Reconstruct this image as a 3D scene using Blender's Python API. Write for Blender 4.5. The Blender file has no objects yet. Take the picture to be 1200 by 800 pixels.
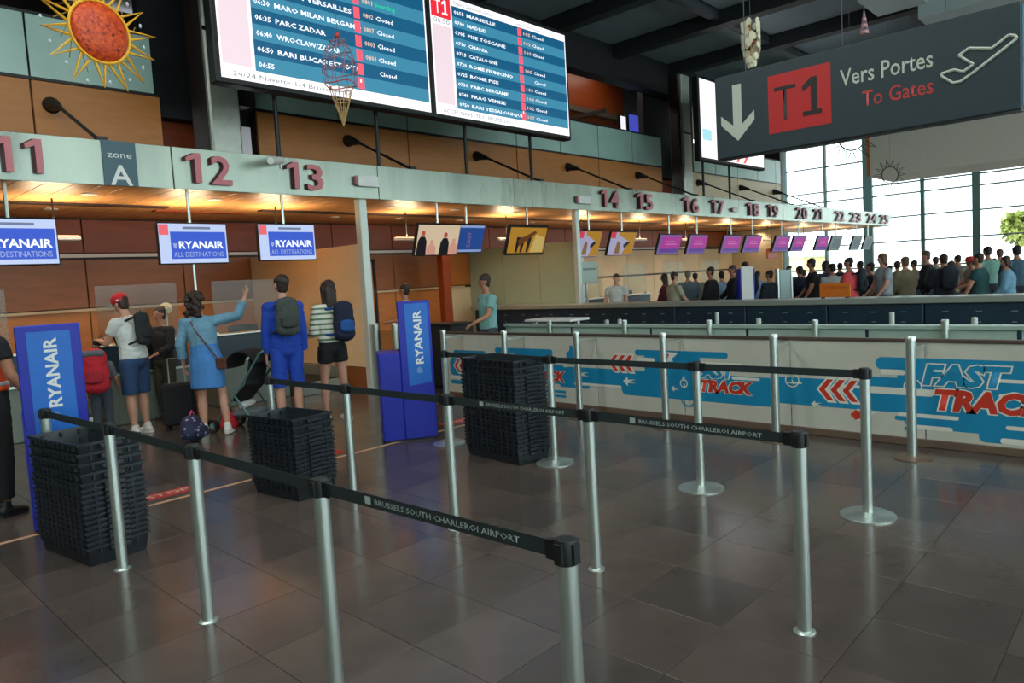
import bpy, math, random
import numpy as np
from mathutils import Vector, Matrix
rnd = random.Random(7)
sc = bpy.context.scene
COL = sc.collection

# ------------------------------------------------------------------ camera
CF, CP, CR, CY = 830.34, .07384, -.05624, .74213
PX, PY, EYE = 625.96, 386.63, 1.75
Fv = Vector((math.cos(CY)*math.cos(CP), math.sin(CY)*math.cos(CP), -math.sin(CP)))
r0 = Fv.cross(Vector((0, 0, 1))).normalized(); u0 = r0.cross(Fv)
Rv = math.cos(CR)*r0 + math.sin(CR)*u0; Uv = -math.sin(CR)*r0 + math.cos(CR)*u0
EYEP = Vector((0, 0, EYE))
cam = bpy.data.cameras.new('camera'); camo = bpy.data.objects.new('camera', cam); COL.objects.link(camo)
M = Matrix((Rv, Uv, -Fv)).transposed().to_4x4(); M.translation = EYEP
camo.matrix_world = M
cam.lens = CF/1200*36; cam.sensor_width = 36; cam.shift_x = (600-PX)/1200; cam.shift_y = -(400-PY)/1200
cam.clip_end = 500
sc.camera = camo

# ------------------------------------------------------------------ sky, lights, exposure
w = bpy.data.worlds.new('sky'); sc.world = w; w.use_nodes = True
bg = w.node_tree.nodes['Background']; bg.inputs[0].default_value = (.86, .95, 1, 1); bg.inputs[1].default_value = 4.2
vs = sc.view_settings; vs.view_transform = 'Standard'; vs.look = 'None'; vs.gamma = 1; vs.use_curve_mapping = False
vs.exposure = 0.12

def area(name, loc, size, sy, power, col, rot=(0, 0, 0)):
    l = bpy.data.lights.new(name, 'AREA'); l.shape = 'RECTANGLE'; l.size = size; l.size_y = sy; l.energy = power; l.color = col
    o = bpy.data.objects.new(name, l); o.location = loc; o.rotation_euler = rot; COL.objects.link(o); return o
# added area lights without fixtures, filling the hall from out of frame
area('hall_fill', (-2, -4, 8.0), 10, 1.2, 330, (.9, 1, .96))
area('hall_fill', (2, 3, 8.0), 8, 1.2, 260, (.9, 1, .96))
area('hall_fill', (7, -3, 8.0), 10, 1.2, 330, (.9, 1, .96))
area('hall_fill', (-2, 7, 8.0), 5, 1.2, 300, (.95, 1, .96))

area('hall_fill', (19, -6, 8.0), 14, 1.5, 900, (.93, 1, 1), (-.5, 0, 0))  # added fill, raises the light level in the far hall
area('upstairs_fill', (17.5, 13.2, 8.1), 3, .5, 22, (1, .9, .75))  # added fill without a fixture, brightens the mezzanine interior
def ray(x, y): return Fv + (x-PX)/CF*Rv - (y-PY)/CF*Uv
def at(x, y, ax, v):
    d = ray(x, y); i = 'XYZ'.index(ax); return EYEP + d*((v-EYEP[i])/d[i])
def at_depth(x, y, dep): return EYEP + ray(x, y)*dep

# ------------------------------------------------------------------ materials
def lin(c):
    c = c/255; return c/12.92 if c <= .04045 else ((c+.055)/1.055)**2.4
def rgb(r, g, b): return (lin(r), lin(g), lin(b), 1)
MC = {}
def mat(name, col, rough=.5, metal=0, emit=0, spec=.5, noise=0, nscale=8, bump=0, bscale=60, stretch=None, rvar=0, sheen=0):
    if name in MC: return MC[name]
    m = bpy.data.materials.new(name); m.use_nodes = True; nt = m.node_tree; b = nt.nodes['Principled BSDF']
    if len(col) == 3: col = rgb(*col)
    b.inputs['Base Color'].default_value = col
    b.inputs['Roughness'].default_value = rough; b.inputs['Metallic'].default_value = metal
    b.inputs['Specular IOR Level'].default_value = spec
    if emit:
        b.inputs['Emission Color'].default_value = col; b.inputs['Emission Strength'].default_value = emit
        b.inputs['Base Color'].default_value = tuple(c*.3 for c in col[:3])+(1,)
    if noise or bump or rvar:
        tc = nt.nodes.new('ShaderNodeTexCoord'); mp = nt.nodes.new('ShaderNodeMapping')
        nt.links.new(tc.outputs['Object'], mp.inputs[0])
        if stretch: mp.inputs['Scale'].default_value = stretch
        n = nt.nodes.new('ShaderNodeTexNoise'); n.inputs['Scale'].default_value = nscale; n.inputs['Detail'].default_value = 5
        nt.links.new(mp.outputs[0], n.inputs[0])
        if noise:
            mx = nt.nodes.new('ShaderNodeMix'); mx.data_type = 'RGBA'
            mx.inputs[6].default_value = tuple(c*(1-noise) for c in col[:3])+(1,)
            mx.inputs[7].default_value = tuple(min(1, c*(1+noise)) for c in col[:3])+(1,)
            cr = nt.nodes.new('ShaderNodeMapRange'); cr.inputs[1].default_value = .3; cr.inputs[2].default_value = .7
            nt.links.new(n.outputs[0], cr.inputs[0]); nt.links.new(cr.outputs[0], mx.inputs[0]); nt.links.new(mx.outputs[2], b.inputs['Base Color'])
        if rvar:
            rr = nt.nodes.new('ShaderNodeMapRange'); rr.inputs[1].default_value = .3; rr.inputs[2].default_value = .7
            rr.inputs[3].default_value = rough-rvar; rr.inputs[4].default_value = rough+rvar
            nt.links.new(n.outputs[0], rr.inputs[0]); nt.links.new(rr.outputs[0], b.inputs['Roughness'])
        if bump:
            n2 = nt.nodes.new('ShaderNodeTexNoise'); n2.inputs['Scale'].default_value = bscale; nt.links.new(mp.outputs[0], n2.inputs[0])
            bp = nt.nodes.new('ShaderNodeBump'); bp.inputs['Strength'].default_value = bump; bp.inputs['Distance'].default_value = .01
            nt.links.new(n2.outputs[0], bp.inputs['Height']); nt.links.new(bp.outputs[0], b.inputs['Normal'])
    MC[name] = m; return m
def glass(name, tint, gloss=.12, rough=.02):
    if name in MC: return MC[name]
    m = bpy.data.materials.new(name); m.use_nodes = True; nt = m.node_tree; nt.nodes.clear()
    o = nt.nodes.new('ShaderNodeOutputMaterial'); t = nt.nodes.new('ShaderNodeBsdfTransparent'); g = nt.nodes.new('ShaderNodeBsdfGlossy')
    t.inputs[0].default_value = tint; g.inputs['Roughness'].default_value = rough
    mx = nt.nodes.new('ShaderNodeMixShader'); mx.inputs[0].default_value = gloss
    nt.links.new(t.outputs[0], mx.inputs[1]); nt.links.new(g.outputs[0], mx.inputs[2]); nt.links.new(mx.outputs[0], o.inputs[0])
    MC[name] = m; return m
steel = mat('brushed_steel', (206, 216, 210), .34, .9, noise=.05, nscale=6, stretch=(1, 1, .15), rvar=.03)
fascia_m = mat('fascia_steel', (152, 163, 151), .3, .7, noise=.32, nscale=1.3, stretch=(1, 1, .1), rvar=.08)  # upright streaks in the colour imitate soft reflections
black = mat('black_plastic', (16, 18, 20), .45, noise=.2)
blackm = mat('black_metal', (22, 24, 26), .5)
crate_m = mat('crate_plastic', (30, 37, 44), .42, noise=.25, nscale=14)
beltm = mat('belt_webbing', (30, 42, 44), .7, bump=.2, bscale=300)
white = mat('white_paint', (226, 228, 224), .5, noise=.04)
orange_w = mat('orange_panel', (180, 114, 52), .42, noise=.1, nscale=2.5, stretch=(1, 1, 5))
rust_w = mat('rust_panel', (138, 58, 18), .4, noise=.12, nscale=2.5, stretch=(1, 1, 5))
brown_w = mat('brown_panel', (136, 84, 46), .4, noise=.12, nscale=2.5, stretch=(1, 1, 5))
wood_s = mat('soffit_wood', (196, 142, 88), .42, noise=.25, nscale=3, stretch=(6, .5, 1))
cream = mat('cream_panel', (214, 196, 158), .55, noise=.05, nscale=1.5)
greenc = mat('pale_green_panel', (160, 180, 156), .55, noise=.04, nscale=1.5)
navy = mat('navy_panel', (22, 46, 62), .4, noise=.15)
dark = mat('dark_cladding', (18, 22, 26), .6, noise=.2)
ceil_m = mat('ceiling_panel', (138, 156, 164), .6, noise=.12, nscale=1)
beam_m = mat('ceiling_beam', (38, 42, 46), .6)
darkbrown = mat('dark_brown', (46, 34, 30), .5, noise=.15)
tile_ms = [mat('floor_tile_%s' % k, c, .2, noise=.18, nscale=2.2, rvar=.05, bump=.03, bscale=30) for k, c in (('a', (80, 70, 65)), ('b', (73, 65, 61)), ('c', (85, 74, 68)))]
grout = mat('grout', (48, 44, 42), .6)
tealglass = mat('teal_backed_glass', (168, 200, 190), .3, noise=.08, nscale=1.5)
pane_m = glass('window_glass', (.93, .97, .96, 1), .06)
cordm = mat('cord_grey', (90, 98, 100), .6)
plexi = glass('plexiglass', (.84, .87, .84, 1), .035, .25)

# ------------------------------------------------------------------ mesh helpers
class MB:
    def __init__(s): s.v = []; s.f = []; s.fm = []; s.m = 0
    def add(s, vs, fs):
        n = len(s.v); s.v += [tuple(v) for v in vs]; s.f += [tuple(i+n for i in f) for f in fs]; s.fm += [s.m]*len(fs); return s
    def box(s, x0, x1, y0, y1, z0, z1):
        vs = [(x, y, z) for x in (x0, x1) for y in (y0, y1) for z in (z0, z1)]
        return s.add(vs, [(0, 1, 3, 2), (4, 6, 7, 5), (0, 4, 5, 1), (2, 3, 7, 6), (0, 2, 6, 4), (1, 5, 7, 3)])
    def bev(s, x0, x1, y0, y1, z0, z1, r=.01):
        # box with chamfered vertical edges and top/bottom edges
        rings = []
        for z, i in ((z0, r), (z0+r, 0), (z1-r, 0), (z1, r)):
            a, b, c, d = x0+i, x1-i, y0+i, y1-i
            rings.append([(a+r, c, z), (b-r, c, z), (b, c+r, z), (b, d-r, z), (b-r, d, z), (a+r, d, z), (a, d-r, z), (a, c+r, z)])
        vs = [p for q in rings for p in q]
        fs = [(k*8+i, k*8+(i+1) % 8, k*8+8+(i+1) % 8, k*8+8+i) for k in range(3) for i in range(8)]
        fs += [tuple(range(7, -1, -1)), tuple(range(24, 32))]
        return s.add(vs, fs)
    def tube(s, pts, r, n=10, caps=True):
        pts = [Vector(p) for p in pts]; R = r if isinstance(r, (list, tuple)) else [r]*len(pts)
        vs = []; fs = []; ref = None
        for k, p in enumerate(pts):
            t = (pts[min(k+1, len(pts)-1)]-pts[max(k-1, 0)]).normalized()
            if ref is None: ref = Vector((0, 0, 1)) if abs(t.z) < .9 else Vector((1, 0, 0))
            a = t.cross(ref).normalized(); b = a.cross(t); ref = b
            for i in range(n):
                th = 2*math.pi*i/n; vs.append(p+R[k]*(math.cos(th)*a+math.sin(th)*b))
        for k in range(len(pts)-1):
            for i in range(n): fs.append((k*n+i, k*n+(i+1) % n, k*n+n+(i+1) % n, k*n+n+i))
        if caps: fs += [tuple(range(n)), tuple(range(len(vs)-1, len(vs)-n-1, -1))]
        return s.add(vs, fs)
    def lathe(s, prof, c=(0, 0), n=24):
        vs = [(c[0]+r*math.cos(2*math.pi*i/n), c[1]+r*math.sin(2*math.pi*i/n), z) for r, z in prof for i in range(n)]
        fs = [(k*n+i, k*n+(i+1) % n, k*n+n+(i+1) % n, k*n+n+i) for k in range(len(prof)-1) for i in range(n)]
        if prof[0][0] > 0: fs.append(tuple(range(n-1, -1, -1)))
        if prof[-1][0] > 0: fs.append(tuple(range(len(vs)-n, len(vs))))
        return s.add(vs, fs)
    def prism(s, pts, frame, d0, d1):
        o, a, b, n_ = frame; k = len(pts)
        vs = [o+a*p[0]+b*p[1]+n_*d for d in (d0, d1) for p in pts]
        return s.add(vs, [tuple(range(k-1, -1, -1)), tuple(range(k, 2*k))]+[(i, (i+1) % k, k+(i+1) % k, k+i) for i in range(k)])
    def ball(s, c, r, n=12):
        rx, ry, rz = r if isinstance(r, (list, tuple)) else (r, r, r); h = n//2
        vs = [(c[0], c[1], c[2]-rz)]
        for j in range(1, h):
            a = -math.pi/2+math.pi*j/h
            for i in range(n):
                t = 2*math.pi*i/n; vs.append((c[0]+rx*math.cos(a)*math.cos(t), c[1]+ry*math.cos(a)*math.sin(t), c[2]+rz*math.sin(a)))
        vs.append((c[0], c[1], c[2]+rz)); L = len(vs)-1
        fs = [(0, 1+(i+1) % n, 1+i) for i in range(n)]
        for j in range(h-2):
            b = 1+j*n; fs += [(b+i, b+(i+1) % n, b+n+(i+1) % n, b+n+i) for i in range(n)]
        b = 1+(h-2)*n; fs += [(b+i, b+(i+1) % n, L) for i in range(n)]
        return s.add(vs, fs)
    def mesh(s, name, mats, smooth=False):
        me = bpy.data.meshes.new(name); me.from_pydata(s.v, [], s.f)
        for m in (mats if isinstance(mats, (list, tuple)) else [mats]): me.materials.append(m)
        if any(s.fm): me.polygons.foreach_set('material_index', s.fm)
        if smooth: me.polygons.foreach_set('use_smooth', [True]*len(me.polygons)); 
        me.update()
        import bmesh
        if True:
            bm = bmesh.new(); bm.from_mesh(me); bmesh.ops.recalc_face_normals(bm, faces=bm.faces)
            if smooth:
                for e in bm.edges:
                    if len(e.link_faces) == 2 and e.calc_face_angle(0) > .7: e.smooth = False
            bm.to_mesh(me); bm.free()
        return me
    def build(s, name, mats, parent=None, smooth=False): return ob(name, s.mesh(name, mats, smooth), parent)
def ob(name, me, parent=None, loc=None, rotz=None):
    o = bpy.data.objects.new(name, me); COL.objects.link(o)
    if parent: o.parent = parent
    if loc is not None: o.location = loc
    if rotz is not None: o.rotation_euler = (0, 0, rotz)
    return o
def tag(o, label=None, cat=None, group=None, kind=None):
    if label: o['label'] = label
    if cat: o['category'] = cat
    if group: o['group'] = group
    if kind: o['kind'] = kind
    return o
def thing(name, label, cat, loc=(0, 0, 0), rz=0, group=None):
    return tag(ob(name, None, None, loc, rz), label, cat, group)
def struct(name, mb, m, label=None):
    o = mb.build(name, m); o['kind'] = 'structure'
    if label: o['label'] = label
    return o
def dup(t, loc=None, rz=None, label=None):
    c = t.copy(); COL.objects.link(c)
    if loc is not None: c.location = loc
    if rz is not None: c.rotation_euler = (0, 0, rz)
    if label: c['label'] = label
    for ch in t.children:
        d = ch.copy(); COL.objects.link(d); d.parent = c
        for g in ch.children:
            e = g.copy(); COL.objects.link(e); e.parent = d
    return c
# planar frames: (origin, right, up, normal)
def frY(Y): return (Vector((0, Y, 0)), Vector((1, 0, 0)), Vector((0, 0, 1)), Vector((0, -1, 0)))   # faces -Y, coords (X, z)
def frX(X): return (Vector((X, 0, 0)), Vector((0, -1, 0)), Vector((0, 0, 1)), Vector((-1, 0, 0)))  # faces -X, coords (-Y, z)
def text_mesh(s, size, bold=0, ext=.001, italic=0, res=2, spacing=1.0):
    cu = bpy.data.curves.new('t', 'FONT'); cu.body = s; cu.size = size; cu.offset = bold; cu.extrude = ext; cu.resolution_u = res
    cu.shear = italic; cu.space_character = spacing; cu.fill_mode = 'BOTH'
    o = bpy.data.objects.new('t', cu); COL.objects.link(o)
    dg = bpy.context.evaluated_depsgraph_get(); me = bpy.data.meshes.new_from_object(o.evaluated_get(dg))
    bpy.data.objects.remove(o); bpy.data.curves.remove(cu); return me
def text(name, s, fr, u, v, h, m, parent=None, wid=None, bold=0, ext=.001, off=.002, italic=0, rot=0, align='L', res=2):
    """lettering with cap height h, lower-left at (u,v) on a frame; wid fits its width"""
    me = text_mesh(s, 1, bold, 0, italic, res)
    n = len(me.vertices); co = np.empty(n*3); me.vertices.foreach_get('co', co); co = co.reshape(-1, 3)
    if n == 0: return None
    x0, y0 = co[:, 0].min(), 0; W = co[:, 0].max()-x0
    sy = h/.73; sx = sy if wid is None else wid/W
    p = np.stack([(co[:, 0]-x0)*sx, co[:, 1]*sy], 1)
    if align == 'C': p[:, 0] -= W*sx/2
    if rot:
        c, q = math.cos(rot), math.sin(rot); p = np.stack([p[:, 0]*c-p[:, 1]*q, p[:, 0]*q+p[:, 1]*c], 1)
    p += np.array([u, v])
    o_, a, b, nn = [np.array(q) for q in fr]
    P = o_+p[:, :1]*a+p[:, 1:]*b+nn*off
    me.vertices.foreach_set('co', P.ravel()); me.update(); me.name = name; me.materials.clear(); me.materials.append(m)
    return ob(name, me, parent)
def rrect(u0, u1, v0, v1, r=None, n=5):
    r = min(abs(u1-u0), abs(v1-v0))/2 if r is None else r
    pts = []
    for cx, cy, a in ((u1-r, v1-r, 0), (u0+r, v1-r, 90), (u0+r, v0+r, 180), (u1-r, v0+r, 270)):
        for k in range(n+1):
            t = math.radians(a+90*k/n); pts.append((cx+r*math.cos(t), cy+r*math.sin(t)))
    return pts
def flat(name, polys, fr, m, parent, off=.001, th=.001):
    o = None
    for k, p in enumerate(polys): o = MB().prism(p, fr, off, off+th+.00012*k).build(name, m, parent)
    return o

# ------------------------------------------------------------------ floor
TX, TY, OX, OY = .51, .545, .98, .555
fl = struct('floor', MB().box(-10, 60, -14, 20, -.3, -.006), grout)
g = .0016
tm = [MB().bev(g, TX-g, g, TY-g, -.006, 0, .0006).mesh('tile', m) for m in tile_ms]
cells = []
for i in range(-22, 118):
    for j in range(-28, 37):
        x, y = OX+TX*i, OY+TY*j
        if not (-9 < x < 58 and -13.5 < y < 19): continue
        P = Vector((x+TX/2, y+TY/2, 0))-EYEP; z = P.dot(Fv)
        vis = False
        if z > .4:
            u_ = PX+CF*P.dot(Rv)/z; v_ = PY-CF*P.dot(Uv)/z; vis = -60 < u_ < 1260 and v_ < 860
        cells.append((0 if vis else 1, P.length, x, y))
cells.sort()
far = MB()
for k, (nv, d, x, y) in enumerate(cells):
    if k < 300 and nv == 0:
        o = ob('tile', rnd.choice(tm), fl, (x, y, 0))
    elif d < 40:
        far.m = rnd.randrange(3); far.add([(x+g, y+g, 0), (x+TX-g, y+g, 0), (x+TX-g, y+TY-g, 0), (x+g, y+TY-g, 0), (x+g, y+g, -.006), (x+TX-g, y+g, -.006), (x+TX-g, y+TY-g, -.006), (x+g, y+TY-g, -.006)], [(0, 1, 2, 3), (0, 4, 5, 1), (1, 5, 6, 2), (2, 6, 7, 3), (3, 7, 4, 0)])
tag(far.build('far_tiles', tile_ms, fl), kind='stuff')
# painted queue line and red floor stickers
line_m = mat('floor_line_tape', (196, 150, 118), .5)
tag(MB().box(-2, 7.0, 6.45, 6.50, 0.0, .002).build('floor_line', line_m), 'pale tape line running across the dark floor before the check-in desks', 'floor line')
red_m = mat('red_sticker', (176, 38, 28), .5)
for (x, lab) in ((2.1, 'red floor sticker with white wording left of the second black crate stack'), (3.62, 'red floor sticker behind the middle black crate stack'), (5.55, 'red floor sticker between blue stand and tallest crate stack')):
    t = thing('floor_sticker', lab, 'sticker', (x, 6.62, 0))
    MB().box(0, .5, 0, .2, 0, .002).build('sheet', red_m, t)
    text('lettering', 'STOP', (Vector((0, 0, .002)), Vector((1, 0, 0)), Vector((0, 1, 0)), Vector((0, 0, 1))), .06, .05, .1, mat('sticker_white', (225, 190, 180), .6), t, wid=.36, bold=.01)

# ------------------------------------------------------------------ hall shell
ZC = 8.2
ce = struct('ceiling', MB().box(-10, 40, -14, 18.5, ZC+.12, ZC+.4), beam_m)
ys = [12.4-3.6*k for k in range(8)]; xs = [14.2-3.0*k for k in range(8)][::-1]+[14.2+3.0*k for k in range(1, 8)]
for i in range(len(xs)-1):
    for j in range(len(ys)-1):
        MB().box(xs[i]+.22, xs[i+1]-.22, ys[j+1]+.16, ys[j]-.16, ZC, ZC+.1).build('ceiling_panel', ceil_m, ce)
for k, x in enumerate(xs): MB().box(x-.17, x+.17, -13, 12.4, ZC-.35, ZC+.12).build('beam', beam_m, ce)
for y in ys[1:-1]: MB().box(xs[0], xs[-1], y-.1, y+.1, ZC-.2, ZC+.12).build('cross_beam', mat('grey_beam', (58, 66, 70), .55), ce)
struct('trim_1', MB().box(-10, 28.6, 12.0, 12.4, 7.25, ZC+.2), dark)
wb = struct('wall_behind', MB().box(-10.3, -10, -14, 18, 0, ZC), greenc)
# left wall below the canopy (desk back wall) --------------------------------
YB = 14.2
wl = struct('wall_left', MB().box(-10, 28.3, YB+.04, YB+.3, 0, 3.3), darkbrown)
k = -1.0
while k < 27.5:
    MB().bev(k+.008, k+1.642, YB, YB+.04, 2.62, 3.2, .006).build('wall_panel', rust_w, wl)
    m2, m3 = (brown_w, orange_w) if k < 11.8 else (orange_w, cream) if k < 16.5 else (cream, cream)
    MB().bev(k+.008, k+1.642, YB, YB+.04, 1.66, 2.50, .006).build('wall_panel', m2, wl)
    MB().bev(k+.008, k+1.642, YB, YB+.04, 0.1, 1.60, .006).build('wall_panel', m3, wl)
    k += 1.65
MB().box(-8, 25.8, YB-.05, YB-.01, 2.54, 2.60).build('rail', white, wl)
MB().box(-8, 12.8, YB-.05, YB-.01, 1.60, 1.645).build('rail', mat('rail_beige', (196, 176, 140), .5), wl)
# upper wall above the canopy --------------------------------------------------
YU = 12.0; MOD = 1.655
wu = struct('wall_upper_left', MB().box(-10, 4.62, YU+.05, YU+.25, 3.2, 4.95).box(6.2, 19.4, YU+.05, YU+.25, 3.2, 4.95).box(21.2, 28.3, YU+.05, YU+.25, 3.2, 4.95)
            .box(28.3, 28.5, YU, 14.9, 0, ZC).box(28.3, 28.5, 14.9, 16.9, 0, 6.9).box(28.3, 28.5, 16.9, 18, 0, ZC), darkbrown)
pale_w = mat('sunlit_ochre_panel', (206, 184, 148), .45, noise=.08, nscale=2.5, stretch=(1, 1, 5))  # paler panels: the facade's daylight wash is put into the colour
def upanels(x0, x1, m, step=2*MOD):
    x = x0
    while x < x1-.1:
        e = min(x+step, x1); MB().bev(x+.01, e-.01, YU, YU+.05, 3.25, 4.93, .008).build('wall_panel', m, wu); x = e
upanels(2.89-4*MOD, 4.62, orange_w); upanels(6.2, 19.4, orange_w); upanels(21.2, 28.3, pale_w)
def parapet(x0, x1):
    x = x0
    while x < x1-.1:
        e = min(x+MOD, x1)
        MB().box(x+.015, e-.015, YU-.01, YU+.02, 4.97, 5.84).build('glass_panel', tealglass, wu); x = e
    MB().box(x0, x1, YU-.02, YU+.05, 5.84, 5.88).build('handrail', blackm, wu)
    MB().box(x0, x1, YU-.02, YU+.05, 4.93, 4.97).build('bottom_rail', blackm, wu)
parapet(2.89-4*MOD, 4.62); parapet(6.2, 19.4); parapet(21.2, 28.3)
MB().bev(28.24, 28.3, 12.0, 14.2, 0, 3.2, .01).build('wall_panel', cream, wu)
# recesses with building columns
for x0, x1 in ((4.62, 6.2), (19.4, 21.2)):
    MB().box(x0, x1, 12.6, 12.8, 3.2, 4.8).build('recess_panel', rust_w, wu)
    MB().box(x0, x1, 12.6, 12.8, 4.8, ZC).build('recess_lining', dark, wu)
wcol = mat('column_cladding', (196, 202, 190), .35, .4, noise=.08)
for x0, lab in ((5.22, 'grey steel-clad building column behind the left departures screen'), (20.1, 'grey steel-clad building column beyond the departures screens')):
    t = thing('column', lab, 'column', (x0, 11.6, 0))
    MB().bev(0, .5, 0, .5, 3.8, ZC-.36, .03).build('shaft', wcol, t)
    MB().box(-.12, 0, .1, .4, 3.8, ZC-.36).build('side_channel', darkbrown, t)
    MB().box(.5, .75, .1, .4, 4.9, ZC-.36).build('side_channel', dark, t)
    MB().box(-.02, .52, -.02, .0, 6.0, 6.06).build('joint_band', blackm, t)
# mezzanine behind the parapet
struct('mezzanine_floor', MB().box(-10, 28.3, YU+.3, 18, 4.7, 4.9), dark)
struct('wall_mezzanine', MB().box(-10, 28.3, 17.6, 17.8, 4.9, ZC), mat('mezz_wall', (44, 34, 30), .6))
wm = struct('wall_mezzanine_side', MB().box(12, 20.2, 13.9, 14.0, 4.9, ZC), rust_w)
struct('trim_2', MB().box(12, 20.2, 13.7, 13.9, 6.75, 6.9).box(17, 17.12, YU+.3, 13.9, 6.4, 6.5), mat('mezz_beam', (96, 84, 72), .5))
sw = mat('mezz_screen_white', (235, 235, 240), .5, emit=1.0); sb = mat('mezz_screen_blue', (70, 80, 190), .5, emit=.8)
for x0, x1, m, lab in ((728, 733, sw, 'slim white lit screen on the upper floor behind the glass parapet'), (738, 753, sb, 'blue lit screen on the upper floor behind the glass parapet')):
    a = at(x0, 157, 'Y', 13.2); b_ = at(x1, 137, 'Y', 13.2)
    t = thing('upstairs_screen', lab, 'screen', ((a.x+b_.x)/2, 13.2, 0))
    hw = (b_.x-a.x)/2
    MB().box(-hw-.04, hw+.04, .005, .1, a.z-.04, b_.z+.04).build('housing', black, t)
    MB().box(-hw, hw, -.005, .004, a.z, b_.z).build('display', m, t)
    MB().tube([(0, .06, 4.9), (0, .06, a.z)], .03).build('stand', blackm, t)
t = thing('lit_counter', 'pale lit counter on the upper floor beside the dark column', 'counter', (20.7, 13.4, 4.9))
MB().bev(-1.4, 1.2, 0, .5, 0, 1.35, .02).build('body', mat('lit_counter', (170, 225, 225), .5, emit=.5), t)
MB().box(-1.45, 1.25, -.05, .55, 1.35, 1.39).build('worktop', white, t)
# bright upper windows past the second column
struct('window_3', MB().box(22.1, 22.16, YU-.03, YU+.03, 5.9, 7.2).box(21.3, 21.36, YU-.03, YU+.03, 5.9, 7.2).box(23.6, 23.66, YU-.03, YU+.03, 5.9, 7.2), blackm)

# ------------------------------------------------------------------ canopy over the desks
YF = 10.03
ca = struct('canopy', MB().box(-6, 36.1, YF+.02, YU+2.2, 3.27, 3.3).box(-6, 36.1, YF+.02, YU, 3.74, 3.76), dark)
x = -6.0
while x < 36:
    e = min(x+3.31, 36.1)
    MB().bev(x+.006, e-.006, YF-.02, YF+.03, 3.21, 3.77, .005).build('fascia_panel', fascia_m, ca); x = e
MB().box(36.06, 36.1, YF, YF+2, 3.21, 3.77).build('end_panel', fascia_m, ca)
pl = MB().bev(.004, .296, YF+.04, YB-.01, 3.225, 3.255, .003).mesh('soffit_plank', wood_s)
for k in range(140): ob('soffit_plank', pl, ca, (-5.9+.3*k, 0, 0)) if -5.9+.3*k < 35.8 else None
# warm recessed downlights in the soffit
dl_m = mat('downlight', (255, 214, 160), .5, emit=6)
dlx = [1.6, 3.2, 4.9, 8.2, 9.8, 11.6, 14.2, 15.9, 18.4, 20.2, 22.6, 25, 28, 31, 34]
t0 = None
for k, x in enumerate(dlx):
    for yy in (11.0, 12.9):
        if t0 is None:
            t0 = thing('downlight', '', 'lamp', (x, yy, 3.225), 0, 'warm downlights in the wooden soffit')
            MB().lathe([(.09, -.012), (.1, -.012), (.1, .0), (.07, .0)], n=20).build('ring', white, t0)
            MB().lathe([(.0, -.006), (.075, -.006)], n=20).build('lamp', dl_m, t0)
            t0['label'] = 'small round warm downlight set in the wooden soffit under the canopy'
        else: dup(t0, (x, yy, 3.225))
        l = bpy.data.lights.new('downlight_glow', 'SPOT'); l.energy = 54; l.color = (1, .84, .64); l.spot_size = 2.4; l.spot_blend = .8; l.shadow_soft_size = .08
        lo = bpy.data.objects.new('downlight_glow', l); lo.location = (x, yy, 3.2); COL.objects.link(lo)
# small uplights clamped on the fascia back washing the soffit
t0 = None
for x in (2.9, 4.75, 6.2, 9.0, 11.9, 14.7, 17.4, 20, 22.8, 26, 29.5, 33):
    if t0 is None:
        t0 = thing('uplight', 'small bar uplight bracketed under the canopy washing the wooden soffit', 'lamp', (x, 11.6, 2.67), 0, 'bar uplights under the canopy')
        MB().bev(-.3, .3, -.05, .05, -.03, .03, .01).build('housing', white, t0)
        MB().box(-.28, .28, -.035, .035, .03, .034).build('diffuser', dl_m, t0)
        MB().tube([(0, .0, .02), (0, .0, .555)], .012).build('bracket', blackm, t0)
    else: dup(t0, (x, 11.6, 2.67))
    a_ = area('uplight_glow', (x, 11.6, 2.72), .55, .12, 27, (1, .76, .48), (math.pi, 0, 0))
# slim canopy posts
postw = mat('post_white', (200, 210, 202), .4, .2)
for x, wd, lab in ((6.95, .15, 'slim pale square post carrying the canopy between desks 13 and 14'), (12.66, .13, 'slim pale post at the edge of the green partition wall')):
    t = thing('canopy_post', lab, 'post', (x, YF+.12, 0))
    MB().bev(-wd/2, wd/2, -wd/2, wd/2, 0, 3.22, .012).build('shaft', postw, t)
    MB().box(-wd/2-.03, wd/2+.03, -wd/2-.03, wd/2+.03, 0, .02).build('foot_plate', steel, t)
# tie rods from the upper wall
TR = {8.04: 'right of number thirteen', 11.45: 'under the right departures screen', 14.75: 'above number fourteen', 18.0: 'above number sixteen', 21.6: 'above number eighteen', 24.7: 'above number twenty', 27.6: 'the farthest one, by the dark corner'}
t0 = None
for x in (3.12, 8.04, 11.45, 14.75, 18.0, 21.6, 24.7, 27.6):
    if t0 is None:
        t0 = thing('tie_rod', 'dark tie rod with conical bracket left of the zone plate, below the hanging sun', 'rod', (x, YU, 0), 0, 'canopy tie rods')
        b = MB(); d = Vector((0, -1, 0))
        b.tube([(0, 0, 4.6), (0, -.06, 4.6), (0, -.38, 4.5)], [.12, .1, .035], 12).build('bracket', blackm, t0)
        MB().tube([(0, -.3, 4.53), (-.03, -1.93, 3.78)], .024).build('rod', blackm, t0)
        MB().box(-.06, .06, -1.97, -1.85, 3.74, 3.82).build('anchor', blackm, t0)
    else: dup(t0, (x, YU, 0), label='dark tie rod with conical bracket above the canopy, '+TR[x])
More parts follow.
